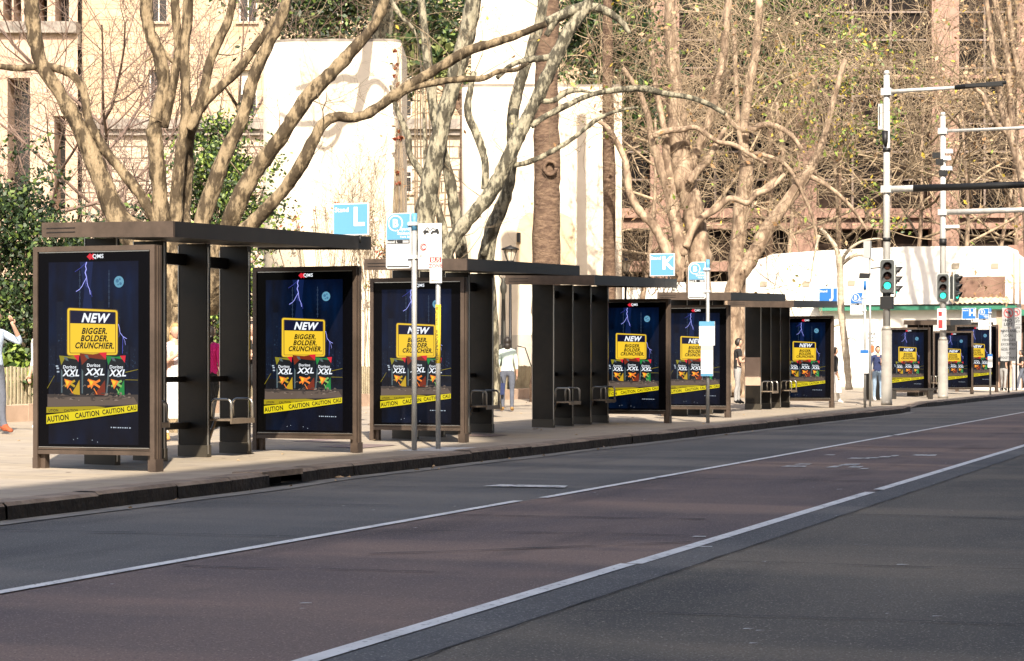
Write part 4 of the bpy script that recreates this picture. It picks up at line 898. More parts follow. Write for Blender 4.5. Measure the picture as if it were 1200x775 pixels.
m_t = signal_head('traffic_light', 'side-on black traffic light behind the nearer signal pole', x+.17, y+.14, hz(329,Z1), R(100))
Z2 = 71.9
sp2 = signal_pole(1105, Z2, 'tall white signal pole with dark grey base and red stickers, farther along', hz(136,Z2)-.15, 1.95, .17, .10, [(hz(154,Z2)-.15, 8, .05, False), (hz(249,Z2)-.15, 8, .085, False)], None)
m = MB()
for py, dx in ((182,-.22),(190,-.1),(203,.0)): z = hz(py,Z2)-.15; m.box(dx-.12,dx+.14,-.14,.12,z-.09,z+.09)
m.build('camera_box', 'black', sp2)
m = MB()
for py, dx in ((178,.22),(186,.16),(198,.2)): z = hz(py,Z2)-.15; m.box(dx-.12,dx+.10,-.16,.12,z-.06,z+.07)
m.build('aerial_box', 'white', sp2)
m = MB(); z = hz(266,Z2)-.15; m.box(.1,.55,-.08,.04,z-.05,z+.05); m.build('bracket', 'white', sp2); m = MB(); z = hz(284,Z2)-.15; m.cyl(0,0,z-.12,z+.12,.125,n=12); m.build('strap', 'black', sp2)
m = MB(); z0, z1 = hz(387,Z2)-.15, hz(362,Z2)-.15; m.box(-.16,.14,-.20,-.165,z0,z1,0); m.box(-.12,.02,-.208,-.202,z0+.06,z0+.34,1); m.box(-.12,.0,-.208,-.202,z1-.25,z1-.1,1); m.build('sticker', ['white_sign','red_ink'], sp2)
x, y = at(1106, Z2)
signal_head('traffic_light', 'green traffic light facing the camera on the farther signal pole', x, y-.18, hz(337.5,Z2), R(12))
signal_head('traffic_light', 'side-on black traffic light projecting right of the farther signal pole', x+.42, y-.02, hz(337.5,Z2), R(75))
# small street camera pole between stop J and the signals
x, y = at(1015, 57.5); t = thing('camera_pole', 'thin pole with a floodlight and grey box beside the bus stop pole', 'pole', (x+.05, y+.3, .15), 0)
zt = hz(300,57.5)-.15; m = MB(); m.cyl(0,0,0,zt,.03,n=8); m.build('pole', 'galv', t)
m = MB(); m.box(-.16,.02,-.1,.1,zt-.05,zt+.42); m.build('box', 'grey_sign', t)
m = MB(); z = hz(323,57.5)-.15; m.tube([(0,0,z+.2),(.28,0,z+.22)], .02, 6); m.prism([(-.28,z-.07),(-.02,z-.07),(.02,z+.06),(-.26,z+.08)], 'y', -.14, .02); m.build('floodlight', 'black', t)
# one way sign
x, y = at(1022, 66); t = thing('one_way_sign', 'white one way sign with arrow above an orange plate, left of the navy-jacketed man', 'sign', (x, y, .16), 0)
m = MB(); m.cyl(0,0,0,hz(396,66)-.16,.03,n=8); m.build('pole', 'galv', t)
m = MB(); zc = hz(396,66)-.16; m.box(-.13,.13,-.05,-.035,zc-.2,zc+.2,0); m.text('ONE',0,zc+.12,.085,-.053,1,0,.02); m.text('WAY',0,zc,.085,-.053,1,0,.02); m.line([(-.06,zc-.12),(.09,zc-.12)],.025,-.053,1); m.flat([(-.10,zc-.12),(-.05,zc-.16),(-.05,zc-.08)],-.054,1); m.build('sign_plate', ['white_sign','black_ink'], t)
m = MB(); zc = hz(409,66)-.16; m.box(-.07,.07,-.05,-.035,zc-.1,zc+.1,0); m.build('orange_plate', 'orange_red', t)
# no left turn signs
for px, Zs, lab, s_, tall in ((1182, 86, 'grey no left turn sign over a panel of writing, nearer of the pair', 1.0, True), (1191, 92, 'grey no left turn sign partly hidden behind the nearer one', .9, False)):
    x, y = at(px, Zs); t = thing('no_turn_sign', lab, 'sign', (x, y, .16), 0, 'no left turn signs by the far corner')
    zt = hz(361,Zs)-.16; m = MB(); m.cyl(0,0,0,zt-.1,.04,n=8); m.build('pole', 'black', t)
    m = MB(); w, h = .50*s_, .80*s_; zc = zt-h/2; m.box(-w/2,w/2,-.07,-.05,zc-h/2,zc+h/2,0); cz = zt-.21*s_
    m.flat([(.19*s_*math.cos(k*.2618), cz+.19*s_*math.sin(k*.2618)) for k in range(24)], -.073, 1); m.flat([(.155*s_*math.cos(k*.2618), cz+.155*s_*math.sin(k*.2618)) for k in range(24)], -.076, 0)
    m.line([(.06*s_,cz-.11*s_),(.06*s_,cz+.04*s_),(-.06*s_,cz+.04*s_)], .045*s_, -.079, 2); m.flat([(-.12*s_,cz+.04*s_),(-.04*s_,cz+.10*s_),(-.04*s_,cz-.02*s_)], -.080, 2); m.line([(-.12*s_,cz+.12*s_),(.12*s_,cz-.12*s_)], .035*s_, -.082, 1)
    m.text('NO',0,cz-.29*s_,.12*s_,-.073,2,0,.03); m.text('LEFT',0,cz-.45*s_,.12*s_,-.073,2,0,.03) ; m.build('sign_plate', ['grey_sign','red_ink','black_ink'], t)
    m = MB(); z1 = zc-h/2-.02; hh = 1.32 if tall else .7; ww = .62*s_ if tall else .45; m.box(-ww/2,ww/2,-.07,-.05,z1-hh,z1,0)
    for k, tx in enumerate(('BUSES AND', 'LOCAL', 'VEHICLES', 'EXCEPTED', 'GIVE WAY', 'TO', 'FOOTWAY') if tall else ('BUSES', 'ONLY')): m.text(tx,0,z1-.11-k*.18,.095,-.073,1,0,.02, sx=.9)
    m.build('notice_plate', ['grey_sign','black_ink'], t)
# lamps in the park
def lantern(px, Z, pyl, lab, with_pole_to=0.2):
    x, y = at(px, Z); t = thing('street_lantern', lab, 'street lamp', (x, y, .3), 0, 'black street lanterns')
    z = hz(pyl, Z)-.3; m = MB(); m.tube([(0,0,0),(0,0,.5),(0,0,.55),(0,0,z-.22)], [.07,.07,.045,.035], 10); m.cyl(0,0,z-.24,z-.18,.09,.11,10); m.build('pole', 'black', t)
    m = MB(); m.tube([(0,0,z-.18),(0,0,z+.12)], [.09,.19], 8, smooth=False); l = m.build('glass', 'lantern_glass', t)
    m = MB(); m.tube([(0,0,z+.12),(0,0,z+.15),(0,0,z+.22),(0,0,z+.25)], [.25,.26,.07,.02], 12); m.build('cap', 'black', t)
    m = MB()
    for k in range(6):
        a = k*math.pi/3; m.tube([(.095*math.cos(a),.095*math.sin(a),z-.18),(.20*math.cos(a),.20*math.sin(a),z+.12)], .01, 4)
    m.build('cage', 'black', t)
lantern(598, 60, 298, 'black street lantern in front of the white wall behind the second shelter')
lantern(733, 68, 312, 'black street lantern half hidden behind the Stand K roof')
x, y = at(590, 62); t = thing('ornate_lamp', 'old ornate fluted lamp standard just left of the plain lantern pole', 'street lamp', (x, y, .35), 0)
zz = lambda py: hz(py, 62)-.35
m = MB(); m.tube([(0,0,0),(0,0,.5),(0,0,zz(414)),(0,0,zz(406)),(0,0,zz(403)),(0,0,zz(345)),(0,0,zz(342)),(0,0,zz(336)),(0,0,zz(330)),(0,0,zz(326))], [.14,.12,.14,.24,.08,.05,.09,.10,.05,.07], 10); m.build('pole', 'lamp_bronze', t)
m = MB(); m.tube([(0,0,zz(328)),(-.13,0,zz(324)),(-.13,0,zz(318))], .02, 6); m.tube([(0,0,zz(328)),(.13,0,zz(324)),(.13,0,zz(318))], .02, 6); m.build('arm', 'lamp_bronze', t)
m = MB(); m.sphere((-.13,0,zz(315)),.09,10); m.sphere((.13,0,zz(315)),.09,10); m.build('globe', 'lantern_glass', t)

# picket fence by the park
t = thing('picket_fence', 'weathered wooden picket fence in front of the shrubs at left', 'fence', (-20.9, 25, .3), 0)
m = MB(); rnd = random.Random(2)
y = 0.0
while y < 34:
    h = .95+rnd.uniform(-.02,.02); m.box(-.02,.005,y,y+.055,.03,h); y += .115
m.build('pickets', 'fence_wood', t)
m = MB()
for z in (.2,.72): m.box(-.065,-.022,0,34,z,z+.06)
m.build('rail', 'fence_wood', t)

# ------------------------------------------------------------------ trees and plants
def rvec(rnd): 
    while True:
        v = Vector((rnd.uniform(-1,1), rnd.uniform(-1,1), rnd.uniform(-1,1)))
        if 0.05 < v.length < 1: return v.normalized()
def catmull(P, rad, n=4):
    out, rr = [], []
    for i in range(len(P)-1):
        p0, p1, p2, p3 = P[max(i-1,0)], P[i], P[i+1], P[min(i+2,len(P)-1)]
        for k in range(n):
            t = k/n; out.append(0.5*((2*p1)+(p2-p0)*t+(2*p0-5*p1+4*p2-p3)*t*t+(3*p1-p0-3*p2+p3)*t**3)); rr.append(rad[i]*(1-t)+rad[i+1]*t)
    out.append(P[-1]); rr.append(rad[-1]); return out, rr
RMIN = [0.0022]
def twig(mb, p, d, L, r, lev, rnd, up=0.12, wander=0.35, kids=5, leaf=None, mi=0, tips=None):
    n = 5 if lev > 0 else 4; pts = [p.copy()]; dirs = []
    dd = d.copy(); seg = L/n
    for i in range(n):
        dd = (dd + rvec(rnd)*wander*0.5 + Vector((0,0,up*0.5))).normalized(); dirs.append(dd.copy()); pts.append(pts[-1]+dd*seg)
    sides = 3 if r < 0.02 else 5
    mb.tube(pts, [r*(1-0.6*i/n) for i in range(n+1)], sides, mi, cap=False, smooth=True)
    if lev > 0:
        for k in range(kids):
            i = rnd.randint(1, n-1) if k else n-1; f = rnd.random()
            q = pts[i].lerp(pts[i+1], f); side = rvec(rnd); side -= side.dot(dirs[i])*dirs[i]; side = side.normalized() if side.length > .01 else dirs[i].orthogonal()
            nd = (dirs[i]*rnd.uniform(.4,1.0)+side*rnd.uniform(.5,1.0)).normalized()
            twig(mb, q, nd, L*rnd.uniform(.45,.75), max(RMIN[0], r*0.56*(1-.5*i/n)), lev-1, rnd, up, wander*1.1, kids, leaf, mi, tips)
    elif tips is not None: tips.append(pts[-1]); tips.append(pts[-2])
def leaf_quad(mb, p, s, rnd, mi):
    a = rvec(rnd); b = a.cross(rvec(rnd)); b = b.normalized() if b.length > .01 else a.orthogonal().normalized()
    a = a*s; b = b*s*0.55
    mb.add([p-a, p-a*.2+b, p+a, p-a*.2-b], [(0,1,2,3)], mi)
def traced_tree(name, lab, cat, Z, base, limbs, bark, twm, seed, spawn=1.0, tw=(1.1, 0.010, 2, 5), leaves=None, group=None, flare=True, up=.12, extra=None, wob=0.25, straight=False):
    """limbs: list of [(px,py,width_px[,dz])...]; the trunk base is on the ground at depth Z"""
    rnd = random.Random(seed); bx, by = at(base, Z); bz = gz(bx) if bx > -20.5 else .3
    t = thing(name, lab, cat, (bx, by, bz), 0, group); off = (bx, by, bz)
    m = MB(off); c = MB(off); tips = []
    for L in limbs:
        P = []; rad = []
        for a in L:
            z = Z+(a[3] if len(a) > 3 else 0); P.append(pt(a[0], a[1], z)); rad.append(a[2]/2/2500*z)
        P, rad = catmull(P, rad, 5)
        if not straight: rad = [r*(1+.10*mnoise.noise(p*2.2+Vector((seed,0,0)))) for p, r in zip(P, rad)]
        m.tube(P, rad, 12 if max(rad) > .05 else 8, 0, True, True, wob)
        ln = sum((P[i+1]-P[i]).length for i in range(len(P)-1))
        n = int(ln*2.2*spawn)
        for k in range(n):
            i = rnd.randint(0, len(P)-2)
            if rnd.random() > (0.15+0.85*(i/len(P))): continue
            if P[i].z < 3.2: continue
            d = (P[i+1]-P[i]).normalized(); s_ = rvec(rnd); s_ -= d*s_.dot(d); s_ = s_.normalized() if s_.length > .01 else d.orthogonal()
            twig(c, P[i]+s_*rad[i]*.8, (d*rnd.uniform(.1,.7)+s_).normalized(), tw[0]*rnd.uniform(.5,1.3), tw[1]*rnd.uniform(.7,1.4), tw[2], rnd, up, .5, tw[3], None, 0, tips)
    m.build('trunk', bark, t)
    if leaves and tips:
        frac, size, mats = leaves
        for p in tips:
            if rnd.random() < frac: leaf_quad(c, p, size*rnd.uniform(.6,1.3), rnd, 1+rnd.randrange(len(mats)))
        c.build('crown', [twm]+mats, t)
    elif c.v: c.build('crown', twm, t)
    return t
# big plane tree behind the near shelter
traced_tree('plane_tree', 'large many-stemmed bare plane tree rising behind the nearest shelter roof', 'tree', 33.5, 205, [
  [(205,522,60),(200,450,56),(195,360,54),(178,300,44),(139,256,28),(124,222,24),(110,188,22),(93,150,19),(72,112,17),(50,78,16),(42,50,17),(38,24,18),(36,-6,17),(33,-60,14)],
  [(196,330,34),(186,270,16),(172,240,13),(150,209,13),(122,174,12),(104,140,11),(98,108,10),(87,90,10),(72,82,10),(50,78,9),(20,80,8),(-14,76,7)],
  [(205,360,44),(194,290,26),(189,256,20),(186,215,18),(182,170,19),(181,150,18),(188,122,16),(192,98,15),(186,63,16),(176,38,15),(172,10,15),(170,-50,12)],
  [(208,340,36),(206,260,16),(208,215,14),(213,170,12),(218,130,13),(217,90,12),(216,55,12),(220,20,12),(222,-50,10)],
  [(192,150,12),(200,112,11),(206,80,10),(209,52,10),(206,20,10),(203,-40,9)],
  [(212,330,34),(214,250,20,.5),(216,200,22,.5),(220,160,16,.4),(232,128,14),(240,100,12),(246,72,11),(257,46,11),(268,22,10),(276,-20,9)],
  [(222,152,12),(236,124,13),(256,104,12),(278,84,11),(298,56,10),(316,32,9),(334,8,9),(350,-30,8)],
  [(262,100,2,.3),(283,145,6,.6),(250,200,3,.7)],
  [(222,340,34,-.3),(232,285,24,-.4),(240,250,20,-.4),(254,208,19,-.4),(268,172,17,-.4),(284,140,15,-.4),(294,102,14,-.4),(302,78,14,-.4),(316,50,13,-.4),(330,20,12,-.4),(343,-30,11,-.4)],
  [(235,350,36,-.5),(262,285,24,-.8),(278,240,21,-1),(296,205,20,-1),(318,176,19,-1.1),(338,148,18,-1.2),(357,118,18,-1.2),(378,96,17,-1.2),(398,76,17,-1.2),(416,56,14,-1.2),(434,36,13,-1.2),(446,14,12,-1.2),(456,-20,11,-1.2)],
  [(240,360,34,-.7),(272,290,22,-1.2),(300,258,17,-1.4),(330,226,16,-1.5),(350,198,15,-1.6),(366,168,14,-1.6),(378,146,13,-1.6),(394,137,12,-1.6),(418,138,12,-1.6),(440,128,12,-1.6),(462,112,12,-1.6),(490,94,13,-1.6),(520,76,12,-1.6),(548,60,12,-1.6),(580,50,10,-1.6),(610,40,9,-1.6),(640,28,8,-1.6)],
  [(462,118,6,-1.6),(480,104,9,-1.6),(510,97,8,-1.6),(540,93,8,-1.6),(566,92,7,-1.6),(584,84,6,-1.6),(604,82,5,-1.6),(620,74,3,-1.6)],
  [(212,80,6),(200,70,5),(190,60,4),(170,72,3)],
 ], 'plane_bark', 'twig', 11, .30, (1.1, .009, 2, 4))
# leaning pale planes in the middle
traced_tree('plane_tree', 'grey barked leaning plane tree group behind the bus zone signs', 'tree', 43, 522, [
  [(512,480,30),(505,380,28),(499,300,24),(498,255,24),(504,215,22),(511,178,21),(519,145,20),(527,112,19),(536,80,19),(546,45,20),(553,10,19),(560,-40,17)],
  [(548,480,18,.5),(545,380,17,.5),(541,300,15,.5),(536,268,14,.5),(529,220,13,.5),(521,185,11,.5),(512,150,11,.5),(507,118,11,.5),(502,80,12,.5),(498,40,11,.5),(492,-10,10,.5)],
  [(540,400,14),(528,310,11),(516,255,9),(504,220,9),(492,200,9),(480,180,8),(478,160,8),(470,140,7),(464,126,6),(458,100,4)],
  [(516,420,18,-.4),(520,330,18,-.4),(524,296,17,-.4),(540,268,16,-.4),(560,245,17,-.4),(576,224,18,-.4),(588,202,18,-.4),(600,176,17,-.4),(612,150,16,-.4),(626,122,15,-.4),(640,92,16,-.4),(654,62,16,-.4),(668,34,14,-.4),(686,10,13,-.4),(700,-30,10,-.4)],
  [(568,222,8,-.3),(569,196,8,-.3),(564,172,9,-.3),(556,152,9,-.3),(548,130,8,-.3),(552,100,7,-.3),(556,84,6,-.3)],
  [(574,480,26,.8),(572,380,24,.8),(570,310,20,.8),(576,270,17,.8),(590,238,16,.8),(598,205,14,.8),(600,170,12,.8),(602,130,14,.8),(610,95,13,.8),(622,60,13,.8),(634,20,12,.8),(642,-30,11,.8)],
  [(566,300,9,.6),(574,275,10,.6),(586,256,9,.6)],
  [(500,250,6),(492,60,2,1),(470,20,6,1),(450,-10,5,1)],
  [(655,60,9,-.4),(640,68,8,-.4),(622,70,7,-.4),(600,76,6,-.4),(582,92,5,-.4)],
  [(692,6,12,-.4),(664,14,11,-.4),(650,26,9,-.4),(640,42,6,-.4)],
  [(630,118,7,-.4),(648,118,6,-.4),(670,106,7,-.4),(700,110,0,-.4)],
  [(602,194,6,-.3),(620,190,6,-.3),(646,178,6,-.3),(672,162,5,-.3),(700,140,5,-.3),(724,130,4,-.3),(748,126,3,-.3)],
  [(622,148,8,-.4),(640,136,7,-.4),(664,124,7,-.4),(690,112,6,-.4),(720,106,7,-.4),(752,104,8,-.4),(780,110,7,-.4),(806,114,6,-.4),(830,122,6,-.4),(850,134,5,-.4)],
  [(640,26,12,-.4),(690,8,11,-.4),(724,22,8,-.4),(738,40,5,-.4)],
 ], 'grey_bark', 'twig', 23, .75, (1.5, .008, 2, 4), (.05, .05, ['leaf_brown','leaf_yellow']))
# old palm-like straight trunk with knot
tt = traced_tree('tall_tree', 'thick straight brown trunk with a knot in front of the white wall', 'tree', 57, 640, [
  [(640,485,44),(640,440,36),(640,380,34),(640,300,34),(641,240,32),(641,190,30),(640,140,30),(640,90,28),(642,30,27),(644,-60,25)]], 'palm_bark', 'twig', 5, 0, wob=.12)
p0 = pt(645, 197, 56.6); m = MB(tt.location)
for k in range(16):
    a = k*math.pi/8; a2 = a+math.pi/8
m.tube([p0+Vector((.16*math.cos(k*math.pi/8)*cT, .16*math.cos(k*math.pi/8)*sT-.02, .18*math.sin(k*math.pi/8))) for k in range(17)], .05, 8); m.build('knot', 'palm_bark', tt)
traced_tree('tall_tree', 'slim straight ringed trunk at the right edge of the white wall', 'tree', 61, 714, [
  [(714,470,16),(714,400,15),(714,320,15),(714,220,15),(713,160,14),(712,100,13),(712,30,12),(712,-50,12)]], 'palm_bark', 'twig', 6, 0, wob=.1)
traced_tree('tall_tree', 'tall grey tree rising behind the top right corner of the rounded white tower', 'tree', 61, 448, [
  [(452,470,28),(450,380,27),(447,300,26),(449,200,25),(448,100,25),(448,40,24),(449,-20,22,-1),(452,-80,18,-4),(454,-140,12,-7),(458,-220,8,-8)],
  [(449,-15,12,-1),(440,-30,12,-5),(430,-34,11,-8.5),(412,-44,9,-9.2),(390,-36,8,-9.4),(374,-54,7,-9.5),(350,-60,6,-9.6),(330,-84,4,-9.7)],
  [(452,-80,11,-4),(436,-90,9,-8.6),(408,-98,8,-9.2),(384,-112,6,-9.6),(350,-114,5,-9.8)],[(412,-44,6,-9),(400,-14,5,-9.1),(384,-8,4,-9.2),(370,-20,3,-9.2)],
  [(430,-34,8,-8.6),(440,-60,8,-8.6),(452,-64,6,-8.6),(466,-50,4,-8.6)]], 'grey_bark', 'twig', 8, 1.2, (1.2,.012,2,4), wob=.1)
RMIN[0] = 0.008
# knobbly pale tree and its neighbour (x 700-960)
traced_tree('plane_tree', 'pale knobbly pollarded plane tree right of the Stand K sign', 'tree', 60, 815, [
  [(816,480,34),(818,400,32),(819,330,30),(820,300,28),(816,270,26),(812,245,24),(806,225,27),(800,208,30),(798,190,26),(795,160,25),(793,130,22),(790,90,18),(786,40,15),(784,-30,12)],
  [(806,205,14),(814,184,13),(824,162,13),(832,140,12),(838,112,11),(846,80,10),(850,40,9),(856,-20,8)],
  [(800,300,14,-.5),(790,260,12,-.5),(784,230,11,-.5),(776,205,11,-.5),(770,182,10,-.5),(764,166,9,-.5),(760,140,7,-.5),(750,110,6,-.5),(730,80,5,-.5)],
  [(794,330,14,-.5),(796,290,13,-.5),(790,240,10,-.4),(782,190,9,-.4),(778,150,8,-.4),(770,110,7,-.4),(764,60,6,-.4)],
  [(790,320,14,-.9),(776,282,13,-.9),(764,262,11,-.9),(748,246,11,-.9),(738,226,9,-.9),(735,204,9,-.9),(732,186,8,-.9),(722,166,7,-.9),(712,150,6,-.9),(702,142,5,-.9)],
  [(803,290,10,-.6),(812,268,9,-.6),(824,254,8,-.6),(838,246,9,-.6),(852,234,8,-.6),(864,234,7,-.6),(876,238,7,-.6),(886,228,8,-.6),(902,222,6,-.6),(920,204,5,-.6)],
  [(808,214,10,-.5),(818,200,9,-.5),(828,190,9,-.5),(836,176,9,-.5),(842,164,6,-.5),(850,150,5,-.5)],
  [(765,160,7,-.8),(780,154,8,-.8),(800,152,7,-.8),(816,150,6,-.8),(840,166,6,-.8),(860,170,6,-.8),(880,182,5,-.8),(898,192,3,-.8)],
 ], 'pale_bark', 'twig_pale', 31, 1.0, (2.2, .011, 2, 5), (.10, .08, ['leaf_brown','leaf_lime','dry_leaf']))
traced_tree('plane_tree', 'pale forked plane tree behind the far shelters beside the low white building', 'tree', 68, 862, [
  [(862,470,26),(862,400,24),(863,340,22),(864,300,20),(867,262,19),(870,236,19),(874,212,18),(874,190,16),(871,168,14),(873,136,12),(878,100,11),(886,60,10),(890,0,9)],
  [(858,460,26,-.3),(856,370,24,-.3),(862,330,20,-.3),(878,306,18,-.3),(888,290,17,-.3),(898,270,17,-.3),(912,250,16,-.3),(930,226,14,-.3),(944,206,14,-.3),(954,190,11,-.3),(966,160,8,-.3),(976,120,7,-.3),(990,70,6,-.3)],
  [(872,235,8),(884,228,9),(898,220,8),(912,206,7),(918,180,6),(914,150,6),(910,120,5)],
  [(850,134,5,-.5),(864,150,7,-.5),(880,152,8,-.5),(900,146,7,-.5),(924,156,6,-.5),(940,176,5,-.5)],
  [(860,34,5,-.5),(868,170,6,-.5),(890,180,5,-.5),(916,190,5,-.5),(930,206,5,-.5),(942,230,4,-.5),(954,260,4,-.5),(958,290,3,-.5)],
  [(944,206,6,-.4),(960,212,6,-.4),(980,226,5,-.4),(1000,246,4,-.4),(1016,270,3,-.4)],
 ], 'pale_bark', 'twig_pale', 37, 1.0, (2.4, .011, 2, 5), (.13, .09, ['leaf_brown','leaf_lime','leaf_yellow','dry_leaf']))
traced_tree('young_tree', 'thin pale young street tree before the low white building, beside the Stand J sign', 'tree', 64, 994, [
  [(995,457,9),(993,430,8),(990,400,8),(986,370,8),(985,340,7),(984,310,8),(980,292,6),(972,280,5),(962,268,4)],
  [(984,312,5),(1000,300,4),(1014,300,3),(1024,306,2)],[(984,312,5),(992,296,4),(1008,284,3),(1030,280,2),(1044,286,1.5)],
  [(986,405,3),(996,396,1.5),(1004,400,1)],[(985,380,3),(975,384,1.5)],[(960,276,4),(954,300,2),(950,330,1.5)],
 ], 'young_bark', 'twig_pale', 41, 1.0, (1.2, .008, 1, 4), (.08,.06,['dry_leaf']))
traced_tree('pale_tree', 'smooth pale limbed tree with brown leaves at the right edge', 'tree', 84, 1215, [
  [(1215,455,20),(1213,380,19),(1208,300,16),(1204,240,14),(1197,200,13),(1188,170,11),(1178,140,10),(1172,110,8),(1164,70,7),(1160,30,6),(1154,-10,5)],
  [(1190,180,8),(1184,120,8),(1180,60,8),(1170,20,7),(1160,-30,6)],[(1186,160,7),(1168,146,6),(1158,126,5),(1150,110,5),(1132,96,4)],[(1210,120,9),(1196,90,8),(1186,40,7),(1180,-20,6)],
 ], 'pale_bark', 'twig_pale', 43, 1.5, (2.0, .01, 2, 5), (.30, .10, ['leaf_brown','dry_leaf','dry_leaf']))
# small pinkish trees by the portico
def bare_tree(name, lab, px, Z, h, r, seed, twm, leaves=None, spread=.75, trunk_h=.22, nb=7, lev=3, kids=5, bark='pale_bark', group=None, up=.15, low=2):
    rnd = random.Random(seed); x, y = at(px, Z); z0 = .3
    t = thing(name, lab, 'tree', (x, y, z0), 0, group); m = MB(); c = MB(); tips = []
    P = [Vector((0,0,0))]; d = Vector((rnd.uniform(-.1,.1), rnd.uniform(-.1,.1), 1))
    for k in range(10): d = (d+rvec(rnd)*.10+Vector((0,0,.08))).normalized(); P.append(P[-1]+d*h*.07)
    m.tube(P, [r*(1.25 if k == 0 else 1)*(1-.07*k) for k in range(11)], 9, 0, True, True, .2); m.build('trunk', bark, t)
    for k in range(nb):
        i = low+int((k/nb)*(10.5-low)); a = k*2.4+rnd.uniform(-.4,.4)
        dd = Vector((math.cos(a)*spread, math.sin(a)*spread, rnd.uniform(.35,.95))).normalized()
        twig(c, P[min(i,10)], dd, h*rnd.uniform(.32,.48), r*.42, lev, rnd, up, .42, kids, None, 0, tips)
    if leaves:
        frac, size, mats = leaves
        for p in tips:
            if rnd.random() < frac: leaf_quad(c, p, size*rnd.uniform(.6,1.3), rnd, 1+rnd.randrange(len(mats)))
        c.build('crown', [twm]+mats, t)
    else: c.build('crown', twm, t)
RMIN[0] = 0.008
bare_tree('bare_tree', 'small pinkish bare tree with dense fine twigs left of the plane tree stems', 104, 60, 12.5, .13, 51, 'twig_pink', nb=14, lev=3, kids=5, bark='twig_pink')
bare_tree('bare_tree', 'low spreading pinkish bare tree by the dark green shrubs at the left edge', 62, 52, 7.4, .14, 52, 'twig_pink', nb=12, lev=3, kids=4, bark='twig_pink', spread=1.1, up=.02)
bare_tree('bare_tree', 'faint pink twiggy tree behind the central stems of the big plane', 262, 70, 13.5, .13, 53, 'twig_pink', nb=12, lev=3, kids=4, bark='twig_pink')
BR = ['leaf_brown','dry_leaf','dry_leaf','leaf_lime','leaf_yellow']
RMIN[0] = 0.019
for px, Z, h, r, sd_, lab in ((742, 82, 15, .14, 61, 'twiggy brown tree just right of the slim ringed trunk'), (905, 104, 21, .18, 62, 'twiggy brown tree with scattered green leaves behind the forked plane'),
      (975, 106, 20, .17, 63, 'twiggy brown tree with lime leaves left of the nearer signal pole'), (1066, 108, 21, .18, 64, 'thicket-like brown tree between the two signal poles'),
      (1132, 106, 20, .17, 65, 'thicket-like brown leafed tree right of the farther signal pole'), (1200, 110, 21, .18, 66, 'brown leafed tree crowding the right edge behind the pale limbs'),
      (826, 98, 20, .18, 67, 'twiggy brown tree behind the knobbly pollarded plane'), (1020, 116, 23, .19, 68, 'tall twiggy tree against the granite building behind the nearer pole top'),
      (668, 86, 17, .12, 69, 'twiggy tree whose top shows above the white wall'), (1165, 118, 23, .18, 85, 'tall twiggy tree against dark windows near the right edge')):
    bare_tree('twiggy_tree', lab, px, Z, h, r, sd_, 'twig_pale' if sd_ % 2 else 'twig', (.16, .13, BR) if px > 800 else (.05,.08,BR), nb=8, lev=3, kids=4, group=None, spread=1.25, up=.02, low=5)

def leafy(name, lab, cat, blobs, n, size, mats, seed, stem=None, origin=None):
    """leaf-sized faces through overlapping clumps; blobs = (px,py,Z,rx,rz) in metres"""
    rnd = random.Random(seed); b0 = blobs[0]; ox, oy = at(b0[0] if origin is None else origin, b0[2])
    t = thing(name, lab, cat, (ox, oy, .3)); m = MB((ox,oy,.3)); tot = sum(b[3]*b[3]*b[4] for b in blobs)
    for b in blobs:
        c = pt(b[0], b[1], b[2]); k = int(n*b[3]*b[3]*b[4]/tot)
        cl = [c+Vector((rnd.gauss(0,b[3]*.5), rnd.gauss(0,b[3]*.45), rnd.gauss(0,b[4]*.5))) for _ in range(max(4, k//45))]
        for _ in range(k):
            q = cl[rnd.randrange(len(cl))]; p = q+Vector((rnd.gauss(0,b[3]*.16), rnd.gauss(0,b[3]*.16), rnd.gauss(0,b[3]*.14)))
            if p.z < .32: p.z = .32+rnd.random()*.3
            leaf_quad(m, p, size*rnd.uniform(.6,1.3), rnd, rnd.randrange(len(mats)))
    m.build('crown', mats, t)
    s = MB((ox,oy,.3))
    if (stem or 0) >= .08:
        mx = sum((pt(b[0], b[1], b[2]) for b in blobs), Vector())/len(blobs); g0 = Vector((mx.x, mx.y, .3)); fk = Vector((mx.x+.2, mx.y, max(2.0, mx.z-2.5)))
        s.tube([g0, g0.lerp(fk,.5)+Vector((.1,0,0)), fk, mx], [stem*1.2, stem, stem*.8, stem*.3], 8, cap=False)
        for b in blobs: s.tube([fk, fk.lerp(pt(b[0],b[1],b[2]),.5)+Vector((0,0,.2)), pt(b[0],b[1],b[2])], [stem*.5, stem*.35, .02], 6, cap=False)
    for b in blobs if (stem or 0) < .08 else []:
        c = pt(b[0], b[1], b[2])
        for k in range(3):
            q = c+Vector((rnd.uniform(-.5,.5)*b[3], rnd.uniform(-.4,.4)*b[3], rnd.uniform(-.2,.5)*b[4])); g0 = Vector((ox+(c.x-ox)*.6+rnd.uniform(-.2,.2), oy+(c.y-oy)*.6, .3)); mid = g0.lerp(q,.5)+Vector((rnd.uniform(-.2,.2),0,.1)); s.tube([g0, mid, q], [stem or .05, (stem or .05)*.7, .01], 5, cap=False)
    s.build('trunk', 'palm_bark' if (stem or 0) >= .08 else 'twig', t)
G1 = ['leaf_dark','leaf_dark','leaf_dark','leaf_mid','leaf_mid','leaf_light']; G2 = ['leaf_dark','leaf_dark','leaf_mid','leaf_mid','leaf_light']
leafy('shrub', 'dark green glossy shrub at the left edge behind the picket fence', 'shrub', [(10,250,40,1.0,.9),(25,310,40,1.1,1.1),(15,380,40,1.0,1.0),(60,300,41,.8,.9),(45,390,41,.9,.8)], 15000, .055, G1, 71)
